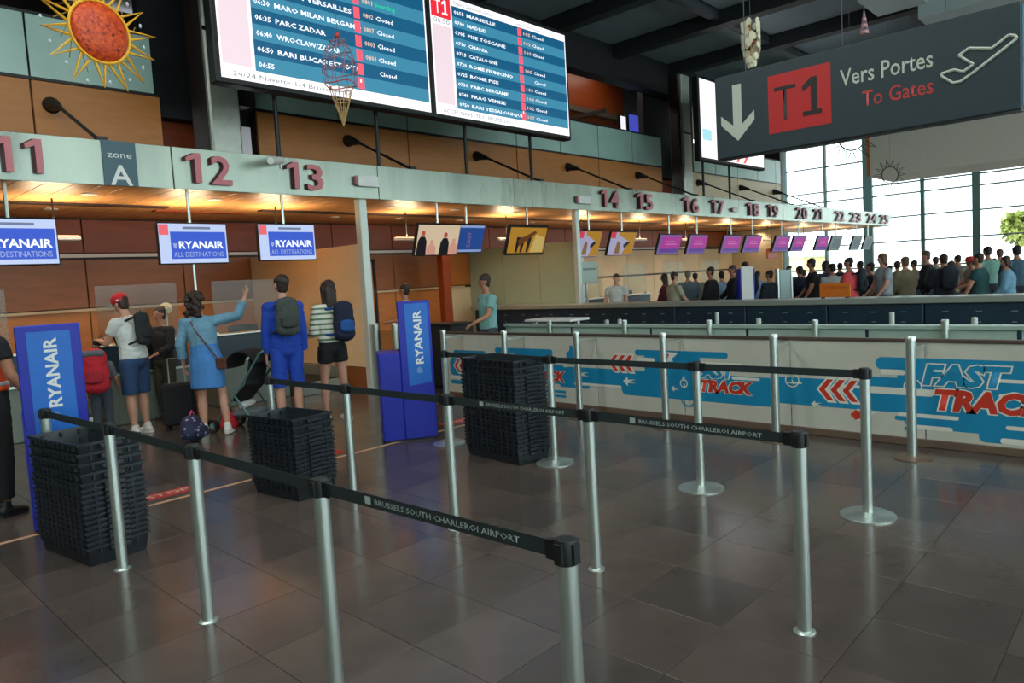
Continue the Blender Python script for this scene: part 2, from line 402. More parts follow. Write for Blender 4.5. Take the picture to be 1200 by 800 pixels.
# numbers on the fascia
num_m = mat('number_red', (192, 112, 118), .45); num_s = mat('number_side', (70, 20, 26), .5)
FR = frY(YF-.02)
NW = {'11': 'eleven', '12': 'twelve', '13': 'thirteen', '14': 'fourteen', '15': 'fifteen', '16': 'sixteen', '17': 'seventeen', '18': 'eighteen', '19': 'nineteen', '20': 'twenty', '21': 'twenty-one', '22': 'twenty-two', '23': 'twenty-three', '24': 'twenty-four', '25': 'twenty-five'}
def one(nm, fr, u, v, h, wd, m, par, off, th=.001, serif=False):
    a = wd*.42; p = [(u+wd-a, v), (u+wd, v), (u+wd, v+h), (u+wd-a*.9, v+h), (u, v+h*.84), (u, v+h*.7), (u+wd-a, v+h*.8)]
    if serif: p = [(u, v), (u+wd*1.3, v), (u+wd*1.3, v+h*.12), (u+wd, v+h*.12), (u+wd, v+h), (u+wd-a, v+h), (u, v+h*.8), (u, v+h*.66), (u+wd-a, v+h*.78), (u+wd-a, v+h*.12), (u, v+h*.12)]
    return flat(nm, [p], fr, m, par, off, th)
def fnum(s, x0, x1, z0=3.30, h=.4):
    t = thing('desk_number', 'raised pinkish-red desk number %s on the steel canopy edge' % NW[s], 'number')
    cw = (x1-x0)*.5
    for k, ch in enumerate(s):
        for nm, m, off, dx in (('return', num_s, .02, -.03), ('return', num_s, .038, -.015), ('face', num_m, .055, 0)):
            u = x0+k*cw*1.08+dx
            if ch == '1': one(nm, FR, u+.02*cw, z0, h, cw*.62, m, t, off, .012)
            else: text(nm, ch, FR, u, z0, h, m, t, wid=cw*.9, bold=.02, off=off)
for s, a, b_ in (('11', 1.97, 2.52), ('12', 4.08, 4.72), ('13', 5.55, 6.18), ('14', 13.4, 14.12), ('15', 14.87, 15.62), ('16', 17.1, 17.97), ('17', 18.66, 19.44), ('18', 20.95, 21.8), ('19', 22.42, 23.28), ('20', 24.8, 25.78), ('21', 26.4, 27.25), ('22', 28.6, 29.6), ('23', 30.3, 31.6), ('24', 32.4, 33.6), ('25', 34.2, 35.4)):
    fnum(s, a, b_)
t = thing('zone_plate', 'dark teal plate reading zone A on the canopy edge', 'sign')
MB().box(3.09, 3.48, YF-.045, YF-.022, 3.21, 3.77).build('plate', mat('zone_teal', (58, 92, 104), .4), t)
wt = mat('lettering_white', (222, 226, 222), .5)
F2 = frY(YF-.045)
text('lettering', 'zone', F2, 3.285, 3.56, .085, wt, t, wid=.28, align='C'); text('lettering', 'A', F2, 3.285, 3.22, .26, wt, t, wid=.26, bold=.015, align='C')
for x0, x1, z0, z1, lab in ((6.8, 7.2, 3.4, 3.58, 'small white box fixed on the canopy edge above the pale post'), (12.55, 13.0, 3.34, 3.52, 'small white box on the canopy edge left of number 14'), (19.95, 20.25, 3.38, 3.5, 'small white box on the canopy edge right of number 17')):
    t = thing('exit_lamp', lab, 'sign box'); MB().bev(x0, x1, YF-.1, YF-.025, z0, z1, .01).build('housing', white, t)
    MB().bev(x0-.05, x0-.005, YF-.09, YF-.03, z0+.02, z1-.02, .005).build('end_cap', mat('pinkish_cap', (170, 110, 110), .5), t)
t = thing('security_camera', 'small white camera on top of the canopy edge above 13', 'camera')
p = at(325, 186, 'Y', 9.9); MB().tube([p+Vector((.12, .1, 0)), p+Vector((-.1, -.12, -.05)), p+Vector((-.28, -.32, -.1))], [.05, .06, .05], 12).build('body', white, t)
MB().tube([p+Vector((.1, .1, -.12)), p+Vector((.1, .1, .02))], .015).build('bracket', steel, t)
# board poles
t0 = None
for x, zt in ((5.53, 4.9), (7.35, 4.9), (9.37, 4.9), (11.21, 4.9), (18.5, 4.9), (20.1, 4.9)):
    if t0 is None:
        t0 = thing('screen_pole', 'dark steel pole rising from the canopy edge to a departures screen', 'pole', (x, 10.1, 0), 0, 'departures screen poles')
        MB().tube([(0, 0, 3.76), (0, 0, 5.4)], .035, 10).build('tube', blackm, t0)
        MB().box(-.07, .07, -.07, .07, 3.76, 3.775).build('foot_plate', blackm, t0)
        MB().box(-.05, .05, -.22, .0, 5.2, 5.3).build('clamp', blackm, t0)
    else: dup(t0, (x, 10.1, 0))

# ------------------------------------------------------------------ partition walls under the canopy
def partition(name, x, y0, y1, zt, m, n, skirt):
    w_ = struct(name, MB().box(x, x+.1, y0, y1, .02, zt), darkbrown)
    s = (y1-y0)/n
    for k in range(n):
        MB().bev(x-.02, x, y0+k*s+.004, y0+(k+1)*s-.004, skirt, zt, .004).build('wall_panel', m, w_)
        MB().bev(x+.1, x+.12, y0+k*s+.004, y0+(k+1)*s-.004, skirt, zt, .004).build('wall_panel', m, w_)
    MB().box(x-.03, x+.13, y0, y1, 0, skirt-.01).build('skirting', brown_w, w_)
    MB().box(x-.025, x+.125, y0-.02, y0, 0, zt).build('end_cap', white, w_)
    return w_
partition('wall_partition_left', 6.95, 10.3, 14.18, 2.48, cream, 3, .38)
partition('wall_partition_right', 13.05, 10.4, 14.18, 2.56, greenc, 3, .1)
# doorway and timber pier on the back wall between the partitions
d1 = struct('door_1', MB().box(8.6, 8.66, YB-.08, YB-.02, 0, 2.4).box(9.9, 9.96, YB-.08, YB-.02, 0, 2.4).box(8.6, 9.96, YB-.08, YB-.02, 2.34, 2.4), dark)
MB().bev(8.67, 9.89, YB-.06, YB-.02, .02, 2.33, .01).build('door_leaf', orange_w, d1)
MB().box(7.2, 8.4, YB-.06, YB-.02, .02, 2.45).build('side_panel', mat('grey_green_panel', (84, 88, 76), .5), d1)
struct('trim_3', MB().bev(11.25, 11.5, 13.2, 13.4, 0, 3.2, .01), rust_w)

# ------------------------------------------------------------------ screens
def monitor(label, x0, x1, z0, z1, kind, Y=10.1, pole=None, tilt=0):
    cx, cz = (x0+x1)/2, (z0+z1)/2; hw, hh = (x1-x0)/2, (z1-z0)/2
    t = thing('desk_monitor', label, 'screen', (cx, Y, 0))
    if x0 > 8: tilt = .33
    t.location.z = z1; oz0, oz1 = z0, z1; z0, z1 = z0-z1, 0.0
    t.rotation_euler = (tilt, 0, 0)
    MB().bev(-hw, hw, 0, .07, z0, z1, .01).build('housing', black, t)
    fr = (Vector((0, -.002, 0)), Vector((1, 0, 0)), Vector((0, 0, 1)), Vector((0, -1, 0)))
    def scr(name, c, em): return mat(name, c, .4, emit=em)
    b = .018
    def rect(name, u0, u1, v0, v1, m, off=.001): 
        return flat(name, [[(u0, v0), (u1, v0), (u1, v1), (u0, v1)]], fr, m, t, off, .0008)
    U = lambda a: -hw+2*hw*a
    V = lambda a: z0+2*hh*a
    if kind == 'blue':
        rect('display', U(.015), U(.985), V(.03), V(.97), scr('scr_pale', (190, 204, 240), .75))
        rect('blue_field', U(.17), U(.965), V(.13), V(.78), scr('scr_blue', (28, 76, 205), .7), .003)
        rect('red_corner', U(.02), U(.15), V(.70), V(.95), scr('scr_red', (235, 90, 100), .75), .003)
        flat('header_bar', [rrect(U(.35), U(.75), V(.84), V(.9), .008)], fr, scr('scr_grey', (110, 125, 160), .6), t, .003)
        text('lettering', 'RYANAIR', fr, U(.28), V(.38), .1, scr('scr_white', (235, 240, 250), .9), t, wid=2*hw*.65, bold=.03, off=.005)
        text('lettering', 'ALL DESTINATIONS', fr, U(.2), V(.18), .07, scr('scr_lilac', (150, 165, 215), .7), t, wid=2*hw*.72, bold=.01, off=.005)
        flat('harp_emblem', [[(U(.2), V(.5)), (U(.255), V(.5)), (U(.25), V(.42)), (U(.228), V(.37)), (U(.205), V(.42))]], fr, scr('scr_lilac', (150, 165, 215), .7), t, .005)
    elif kind == 'photo':
        rect('display', U(.02), U(.98), V(.04), V(.96), scr('scr_cream', (214, 190, 160), .7))
        for a, hgt, c in ((.14, .75, 'd'), (.36, .45, 'l'), (.66, .7, 'd'), (.87, .5, 'l')):
            m = scr('scr_black', (22, 20, 28), .6) if c == 'd' else scr('scr_skin', (220, 160, 140), .6)
            flat('pictured_figure', [[(U(a-.11), V(.04)), (U(a+.11), V(.04)), (U(a+.1), V(hgt*.6)), (U(a+.05), V(hgt*.8)), (U(a-.05), V(hgt*.8)), (U(a-.1), V(hgt*.6))]], fr, m, t, .003)
            flat('pictured_head', [[(U(a+.045*math.cos(q/10*6.28)), V(hgt*.93+.09*math.sin(q/10*6.28))) for q in range(10)]], fr, scr('scr_head', (190, 80, 70), .6) if c == 'd' else scr('scr_skin', (220, 160, 140), .6), t, .0035)
    elif kind == 'vert':
        rect('display', U(.02), U(.98), V(.04), V(.96), scr('scr_blue2', (34, 74, 150), .6))
        rect('top_bar', U(.02), U(.98), V(.88), V(.96), scr('scr_lblue', (140, 160, 205), .7), .003)
        rect('bottom_bar', U(.02), U(.98), V(.04), V(.12), scr('scr_lblue', (140, 160, 205), .7), .003)
        text('lettering', 'EASY', fr, U(.6), V(.22), .1, scr('scr_mauve', (150, 110, 150), .6), t, wid=.3, rot=math.pi/2, off=.005)
    elif kind == 'yellow':
        rect('display', U(.03), U(.97), V(.08), V(.92), scr('scr_ochre', (196, 142, 40), .5))
        for a in (.22, .34, .5):
            flat('pictured_leg', [[(U(a), V(.1)), (U(a+.05), V(.1)), (U(a+.1), V(.6)), (U(a), V(.6))]], fr, scr('scr_black', (22, 20, 28), .6), t, .003)
        flat('pictured_shape', [[(U(.3), V(.3)), (U(.72), V(.75)), (U(.66), V(.82)), (U(.25), V(.5))]], fr, scr('scr_brown', (110, 60, 25), .5), t, .0035)
        flat('pictured_shape', [[(U(.6), V(.1)), (U(.94), V(.1)), (U(.94), V(.6)), (U(.7), V(.7))]], fr, scr('scr_straw', (222, 190, 110), .5), t, .0035)
    elif kind == 'ad':
        rect('display', U(.02), U(.98), V(.03), V(.97), scr('scr_lav', (176, 172, 205), .6))
        rect('red_corner', U(.02), U(.2), V(.72), V(.97), scr('scr_rose', (205, 60, 80), .7), .003)
        flat('pictured_shape', [[(U(.55), V(.05)), (U(.97), V(.05)), (U(.97), V(.97)), (U(.3), V(.97)), (U(.3), V(.85)), (U(.75), V(.6))]], fr, scr('scr_ochre', (196, 142, 40), .5), t, .003)
        flat('pictured_shape', [[(U(.25), V(.1)), (U(.45), V(.1)), (U(.42), V(.55)), (U(.3), V(.6))]], fr, scr('scr_ochre2', (150, 110, 60), .5), t, .0035)
        flat('pictured_shape', [[(U(.6), V(.3)), (U(.8), V(.55)), (U(.7), V(.6)), (U(.55), V(.45))]], fr, scr('scr_black', (22, 20, 28), .6), t, .004)
    elif kind == 'pink':
        rect('display', U(.02), U(.98), V(.03), V(.97), scr('scr_dusk', (120, 100, 160), .55))
        rect('magenta_field', U(.12), U(.96), V(.3), V(.88), scr('scr_magenta', (176, 40, 150), .6), .003)
        rect('violet_field', U(.12), U(.96), V(.12), V(.3), scr('scr_violet', (92, 52, 150), .6), .003)
        rect('wording_line', U(.3), U(.8), V(.5), V(.54), scr('scr_pinkline', (210, 130, 190), .7), .005); rect('wording_line', U(.3), U(.7), V(.62), V(.66), scr('scr_pinkline', (210, 130, 190), .7), .005)
    else:
        rect('display', U(.02), U(.98), V(.03), V(.97), scr('scr_sage', (118, 140, 138), .5))
        rect('grey_field', U(.2), U(.9), V(.2), V(.8), scr('scr_slate', (100, 112, 124), .5), .003)
    MB().tube([(0, .06, -.12), (0, .09, -.02), (0, .09+math.sin(tilt)*(3.22-oz1), math.cos(tilt)*(3.22-oz1))], .022, 8).build('hanger', steel, t)
    if pole is not None: MB().tube([(pole, .09, 1.15-oz1), (pole, .09, z0+.1)], .018, 8).build('pole', steel, t)
    return t
monitor('wide blue check-in screen under number eleven at the left edge', 1.62, 2.55, 2.23, 2.79, 'blue')
monitor('wide blue check-in screen under number twelve with lettering', 3.69, 4.63, 2.2, 2.77, 'blue', pole=0)
monitor('wide blue check-in screen under number thirteen', 5.09, 6.03, 2.22, 2.78, 'blue')
monitor('hanging screen showing a picture of dark-clothed people', 8.07, 9.1, 2.22, 2.83, 'photo', Y=10.05)
monitor('blue screen with sideways wording right of the people picture', 9.1, 9.98, 2.28, 2.86, 'vert', Y=10.3)
monitor('black-framed screen showing a yellow picture', 10.48, 11.67, 2.2, 2.85, 'yellow')
monitor('yellow and lavender screen under number fourteen, touching the pale post', 12.75, 13.61, 2.12, 2.76, 'ad')
monitor('yellow and lavender screen under number fifteen', 13.96, 15.04, 2.14, 2.75, 'ad')
for n_, a, b_ in (('16', 16.12, 17.25), ('17', 17.66, 18.7), ('18', 19.66, 20.85), ('19', 21.12, 22.3), ('20', 23.36, 24.6), ('21', 24.87, 26.0), ('22', 27.11, 28.3)):
    monitor('magenta and violet check-in screen under number '+NW[n_], a, b_, 2.13, 2.7, 'pink')
for n_, a, b_ in (('23', 28.6, 29.8), ('24', 31.08, 32.2), ('25', 32.6, 33.7)):
    monitor('grey-green screen under number '+NW[n_], a, b_, 2.11, 2.73, 'sage')

# ------------------------------------------------------------------ departures boards
E1 = .85
def scr(name, c, em): return mat(name, c, .4, emit=em)
bw = scr('board_white', (250, 246, 250), 1.0); bp = scr('board_pink', (236, 214, 222), .9); bd = scr('board_dark', (12, 92, 132), .8); bl = scr('board_light', (62, 140, 172), .8)
br = scr('board_red', (232, 40, 56), .95); bsq = scr('board_square', (255, 92, 110), .95); bt = scr('board_text', (248, 250, 255), 1.0); bo = scr('board_tan', (228, 196, 176), .9); bgn = scr('board_green', (30, 210, 150), .9)
bgy = scr('board_grey', (120, 140, 140), .7)
def board(label, x0, x1, z0, z1, nrow, vrow, sq, rows, header, foot):
    W, Hh = x1-x0, z1-z0
    t = thing('departures_board', label, 'screen', (x0, 9.7, z0))
    MB().bev(-.05, W+.05, .0, .22, -.06, Hh+.06, .02).build('housing', blackm, t)
    fr = (Vector((0, -.002, 0)), Vector((1, 0, 0)), Vector((0, 0, 1)), Vector((0, -1, 0)))
    R = lambda nm, u0, u1, v0, v1, m, off=.001: flat(nm, [[(u0, v0), (u1, v0), (u1, v1), (u0, v1)]], fr, m, t, off, .0008)
    R('display', 0.02, W-.02, 0.02, Hh-.02, bw)
    us = .14*W
    R('side_strip', .05, us-.05, .1*Hh, (.92 if not header else .74)*Hh, bp, .003)
    v0, v1 = vrow; rh = (v1-v0)/nrow
    if header:
        R('red_square', .04, us-.03, .8*Hh, .985*Hh, br, .003)
        text('lettering', 'T', fr, .12, .83*Hh, .25, bt, t, wid=.14, off=.006); one('lettering', fr, .29, .83*Hh, .25, .1, bt, t, .006, serif=True)
        text('clock_time', '06:50', fr, .09, .755*Hh, .09, bgy, t, wid=.36, off=.006)
        text('header_wording', 'Départs Departures Vertrek', fr, us+.05, .94*Hh, .07, bgy, t, wid=1.0, off=.006)
        text('header_wording', 'Comptoir Porte Remarque', fr, .58*W, .94*Hh, .05, bgy, t, wid=.8, off=.006)
    else:
        text('lettering', '12', fr, .14, .78*Hh, .2, bgy, t, wid=.26, off=.006)
        flat('plane_symbol', [[(.1, .52*Hh), (.42, .58*Hh), (.46, .6*Hh), (.4, .61*Hh), (.24, .57*Hh), (.16, .6*Hh), (.12, .59*Hh), (.18, .55*Hh)]], fr, bw, t, .005)
    text('footer_wording', foot, fr, .18, .03*Hh, .07, bgy, t, wid=1.9 if not header else 1.7, off=.006)
    for k, row in enumerate(rows):
        b0 = (v1-(k+1)*rh)*Hh; b1 = (v1-k*rh)*Hh
        R('row_band', us, W-.05, b0, b1, bd if k % 2 == 0 else bl, .003)
        rr = row
        lh = .34*rh*Hh
        if rr[0]: text('row_time', rr[0], fr, us+.05, b0+.3*rh*Hh, lh, bt, t, wid=.24, bold=.02, off=.006, res=1)
        if rr[1]: text('row_city', rr[1], fr, us+.36, b0+.3*rh*Hh, lh, bt, t, wid=.082*len(rr[1]), bold=.02, off=.006, res=1)
        R('row_square', sq*W, sq*W+.11, b0+.1*rh*Hh, b1-.1*rh*Hh, bsq, .006)
        if rr[2]: text('row_desk', rr[2], fr, sq*W+.17, b0+.3*rh*Hh, lh, bo, t, wid=.2, bold=.02, off=.006, res=1)
        if rr[3]: text('row_status', rr[3], fr, sq*W+.42, b0+.3*rh*Hh, lh, bgn if rr[3] == 'Boarding' else bt, t, wid=.4 if rr[3] == 'Boarding' else .34, bold=.015, off=.006, res=1)
    text('badge', '1', fr, sq*W+.03, .3, .06, bt, t, wid=.03, off=.009)
    return t
board('left departures screen, its top cut off, eight rows of flights and a grey strip', 4.54, 8.26, 4.70, 6.84, 8, (.085, .905), .60,
      [('06:15', 'FEZ SARGONE', '0805', 'Boarding'), ('06:20', 'PISTE VENISE', '0801', 'Boarding'), ('06:25', 'MITOM VERSAILLES', '0802', 'Closed'), ('06:30', 'MARO MILAN BERGAMO', '0807', 'Closed'), ('06:35', 'PARC ZADAR', '0803', 'Closed'), ('06:40', 'WROCLAW/ZADAR', '0801', 'Closed'), ('06:50', 'BARI BUCAREST OTP', '', 'Closed'), ('06:55', '', '', '')], False, '24/24 Navette 1/4 Bruxelles 17')
board('right departures screen with a red T1 square and ten rows of flights', 8.34, 12.06, 4.70, 6.84, 10, (.08, .925), .60,
      [('0655', 'MARSEILLE', '105', 'Closed'), ('0700', 'MADRID', '102', 'Closed'), ('0705', 'PISE TOSCANE', '103', 'Closed'), ('0710', 'CHANIA', '', ''), ('0715', 'CATALOGNE', '105', 'Closed'), ('0720', 'ROME FIUMICINO', '', 'Closed'), ('0725', 'ROME PISE', '103', 'Closed'), ('0730', 'PARC BERGAME', '101', 'Closed'), ('0740', 'PRAG VENISE', '102', 'Closed'), ('0750', 'BARI TESSALONIQUE', '107', 'Closed')], True, 'ACCES NAVETTE 17 BRUXELLES')
t = thing('advert_board', 'white lit screen with red strokes half hidden behind the hanging gate sign', 'screen', (17.72, 9.7, 4.75))
MB().bev(-.05, 4.0, 0, .2, -.06, 2.2, .02).build('housing', blackm, t)
fr = (Vector((0, -.002, 0)), Vector((1, 0, 0)), Vector((0, 0, 1)), Vector((0, -1, 0)))
flat('display', [[(.02, .02), (3.93, .02), (3.93, 2.14), (.02, 2.14)]], fr, bw, t)
for u in (1.6, 2.05, 2.5): flat('red_stroke', [[(u, .05), (u+.15, .05), (u+1.0, .9), (u+.88, .95)]], fr, scr('ad_red', (240, 110, 90), .9), t, .003)
flat('cyan_patch', [[(.1, .5), (.6, .5), (.6, .8), (.1, .8)]], fr, scr('ad_cyan', (170, 225, 235), .9), t, .003)
flat('teal_patch', [[(2.95, .55), (3.25, .5), (3.3, .85), (3.0, .9)]], fr, scr('ad_teal', (40, 130, 140), .9), t, .004)

# ------------------------------------------------------------------ hanging gate sign
SX = 6.5
t = thing('hanging_sign', 'large dark hanging sign with down arrow, red T1 square, Vers Portes To Gates and aircraft', 'sign', (SX, 0, 0))
sgm = mat('sign_face', (44, 58, 64), .45, noise=.06)
MB().bev(0, .16, .89, 3.39, 2.80, 3.59, .01).build('housing', sgm, t)
fr = (Vector((0, 0, 0)), Vector((0, -1, 0)), Vector((0, 0, 1)), Vector((-1, 0, 0)))
MB().box(.02, .14, .865, .888, 2.82, 3.57).build('end_cap', mat('sign_cap_blue', (120, 170, 200), .4), t)
sred = mat('sign_red', (196, 40, 40), .5); swt = mat('sign_white', (196, 204, 190), .5); sdk = mat('sign_dark_text', (40, 34, 36), .5)
cy_ = -3.16
flat('arrow', [[(cy_-.045, 3.48), (cy_+.045, 3.48), (cy_+.045, 3.1), (cy_+.17, 3.21), (cy_+.17, 3.12), (cy_, 2.95), (cy_-.17, 3.12), (cy_-.17, 3.21), (cy_-.045, 3.1)]], fr, swt, t)
flat('red_square', [[(-2.85, 2.955), (-2.28, 2.955), (-2.28, 3.48), (-2.85, 3.48)]], fr, sred, t)
text('lettering', 'T', fr, -2.79, 3.06, .33, sdk, t, wid=.2, bold=-.008, off=.004); one('lettering', fr, -2.53, 3.06, .33, .13, sdk, t, .004, serif=True)
text('lettering', 'Vers Portes', fr, -2.2, 3.25, .145, swt, t, wid=.72, bold=.008, off=.003)
text('lettering', 'To Gates', fr, -2.02, 3.045, .13, mat('sign_red_text', (190, 60, 60), .5), t, wid=.54, bold=.008, off=.003)
plane = [(-1.42, 3.19), (-1.33, 3.20), (-1.27, 3.17), (-1.2, 3.21), (-1.3, 3.3), (-1.23, 3.34), (-1.08, 3.30), (-.97, 3.37), (-.93, 3.355), (-.92, 3.33), (-1.2, 3.15), (-1.29, 3.10), (-1.34, 3.10), (-1.42, 3.17)]
ctr = (sum(p[0] for p in plane)/len(plane), sum(p[1] for p in plane)/len(plane))
b = MB()
pp = [Vector((-.004, -u, v-.01)) for u, v in plane]; pp.append(pp[0])
for i in range(len(pp)-1): b.tube([pp[i], pp[i+1]], .011, 6)
b.build('aircraft_symbol', swt, t)
for y in (3.1, 2.2, 1.4): MB().tube([(.08, y, 3.59), (.08, y, ZC)], .003, 5).build('cable', cordm, t)

# ------------------------------------------------------------------ facade, bulkhead
XF = 37.0
fm_ = mat('facade_frame', (72, 104, 100), .5)
wf = struct('window_1', MB().box(XF, XF+.2, -14, 18, 0, .3).box(XF, XF+.2, -14, 18, 8.15, 8.4), fm_)
vy = [(13.4, .12), (11.36, .42), (8.95, .16), (6.79, .3), (4.4, .14), (2.2, .3), (0, .14), (-2.3, .3), (-4.7, .14), (-7, .3), (-9.4, .14), (-11.7, .3), (15.6, .4)]
for y, wd in vy: MB().box(XF-.05, XF+.15, y-wd/2, y+wd/2, .3, 8.2).build('mullion', fm_, wf)
for z in (1.3, 2.49, 3.66, 4.74, 5.25, 6.5, 7.6): MB().box(XF+.02, XF+.12, -14, 18, z-.035, z+.035).build('transom', mat('transom_grey', (120, 130, 132), .5), wf)
yy = sorted(y for y, _ in vy); zz = [.3, 2.49, 4.74, 8.15]
for a, b_ in zip(yy[:-1], yy[1:]):
    for c, d in zip(zz[:-1], zz[1:]): MB().box(XF+.13, XF+.14, a, b_, c, d).build('pane', pane_m, wf)
# glazed side of the hall, to the right of the photographer
wr = struct('window_2', MB().box(-10, 37, -14.2, -14, 0, 1.0).box(-10, 37, -14.2, -14, 7.6, 8.5), fm_)
for k in range(17): MB().box(-10+3*k-.1, -10+3*k+.1, -14.15, -13.95, 1, 7.6).build('mullion', fm_, wr)
for k in range(16): MB().box(-10+3*k+.1, -10+3*k+2.9, -14.1, -14.09, 1, 7.6).build('pane', pane_m, wr)
struct('bulkhead', MB().box(30, 33, -12, 9.1, 4.93, ZC), mat('bulkhead_beige', (226, 220, 204), .6, noise=.03))
struct('trim_4', MB().box(29.95, 30.1, 9.1, 9.2, 5.0, ZC), mat('orange_strip', (200, 110, 40), .5))
p = at(1076, 22, 'Z', 7.4)
struct('ceiling_duct', MB().box(p.x, p.x+1.4, p.y-7, p.y, 7.4, 7.8).box(p.x-1.5, p.x, p.y-.2, p.y+.9, 7.7, 7.85), mat('duct_pale', (190, 205, 205), .5))
# outside: ground, trees
struct('ground_outside', MB().box(37.3, 260, -200, 200, -.4, -.1), mat('apron_concrete', (190, 182, 160), .8, noise=.1, nscale=.1))
leafm = mat('foliage', (160, 170, 90), .7, noise=.35, nscale=1.5)
def tree(c, R_, H_, lab):
    t = thing('tree', lab, 'tree', (c[0], c[1], -.1))
    MB().tube([(0, 0, 0), (.2, 0, H_*.4), (0, .2, H_*.75)], [.5, .35, .15], 8).build('trunk', darkbrown, t)
    b = MB(); r_ = random.Random(3)
    for k in range(900):
        th = r_.uniform(0, 6.28); ph = math.acos(r_.uniform(-1, 1)); q = R_*r_.uniform(.5, 1)**.5
        if math.cos(3*th)*math.sin(4*ph) > .6: continue
        P = Vector((q*math.sin(ph)*math.cos(th), q*math.sin(ph)*math.sin(th), H_*.62+.75*q*math.cos(ph)))
        a = Vector((r_.gauss(0, 1), r_.gauss(0, 1), r_.gauss(0, 1))).normalized(); c2 = a.cross(Vector((0, 0, 1))).normalized(); s = r_.uniform(.35, .8)
        b.add([P-a*s, P+c2*s*.5, P+a*s, P-c2*s*.5], [(0, 1, 2, 3)])
    tag(b.build('foliage', leafm, t), kind='stuff')
P_ = at_depth(1206, 272, 75); tree((P_.x, P_.y), 2.6, 6.8, 'small green tree outside beyond the glass front at the right edge')
t = thing('far_building', 'pale low building outside beyond the far glass front', 'building', (120, 60, 0))
MB().box(0, 20, -10, 60, -.1, 2.6).build('walls', mat('far_yellow', (214, 196, 140), .8), t); MB().box(-.5, 20.5, -10.5, 60.5, 2.6, 3.0).build('roof', greenc, t)

# ------------------------------------------------------------------ stanchions and belts
def stan_mesh(h, base):
    p = {}
    p['tube'] = MB().lathe([(.033, .012), (.033, h-.075)], n=20).mesh('tube', steel, True)
    p['cap'] = MB().lathe([(.0345, h-.075), (.0345, h-.01), (.031, h), (.0, h)], n=20).mesh('cap', blackm, True)
    if base == 'plate':
        p['base'] = MB().lathe([(.18, 0), (.18, .008), (.165, .016), (.05, .024), (.036, .03), (.0, .03)], n=32).mesh('base', steel, True)
    else:
        p['base'] = MB().lathe([(.052, 0), (.052, .006), (.038, .014), (.033, .014)], n=24).mesh('base', steel, True)
    b = MB()
    for a in range(4):
        c, s = math.cos(a*math.pi/2), math.sin(a*math.pi/2); q = MB().box(-.014, .014, .03, .042, h-.07, h-.008)
        b.add([(x*c-y*s, x*s+y*c, z) for x, y, z in q.v], q.f)
    p['belt_slot'] = b.mesh('belt_slot', blackm)
    return p
sm = {('f', .97): stan_mesh(.97, 'f'), ('plate', 1.02): stan_mesh(1.02, 'plate')}
SG = 'queue stanchions'
def stanchion(x, y, kind, h, label):
    t = thing('stanchion', label, 'stanchion', (x, y, 0), 0, SG)
    for k, me in sm[(kind, h)].items(): ob(k, me, t)
    return t
S = {}
r1, r2, r3 = 1.51, 3.2, 4.95
for nm, x, y, kd, h, lab in (
    ('D', 1.56, 1.35, 'f', .97, 'nearest steel stanchion, cut off by the bottom edge, where the lettered belt ends'),
    ('C', 1.51, 2.64, 'f', .97, 'steel stanchion cut off by the bottom edge, left end of the lettered front belt'),
    ('B', 1.49, 3.87, 'f', .97, 'steel stanchion in the front row, second from the left crate stack'),
    ('A', 1.46, 5.11, 'f', .97, 'steel stanchion standing directly in front of the left crate stack'),
    ('A2', 1.40, 6.36, 'f', .97, 'steel stanchion mostly hidden behind the left crate stack by the blue stand'),
    ('F', 3.21, 1.31, 'f', .97, 'steel stanchion at the right end of the second belt row'),
    ('E', 3.22, 2.56, 'f', .97, 'steel stanchion in the second row, left of the row end post'),
    ('K', 3.2, 3.8, 'f', .97, 'steel stanchion in the second row just right of the front blue stand'),
    ('L', 3.18, 5.04, 'f', .97, 'steel stanchion in the second row right of the middle crate stack'),
    ('M', 3.16, 6.29, 'f', .97, 'steel stanchion behind the middle crate stack by the man in blue'),
    ('H', 4.98, 1.57, 'plate', 1.02, 'steel stanchion on a round plate at the right end of the third row'),
    ('G', 4.94, 2.82, 'plate', 1.02, 'steel stanchion on a round plate in the middle of the third row'),
    ('J', 4.93, 4.35, 'plate', 1.02, 'steel stanchion on a round plate against the tallest crate stack'),
    ('N', 4.95, 5.88, 'plate', 1.02, 'steel stanchion on a round plate beside the right edge of the blue stand')):
    S[nm] = (x, y, h); stanchion(x, y, kd, h, lab)
ltm = mat('belt_lettering', (168, 180, 176), .6)
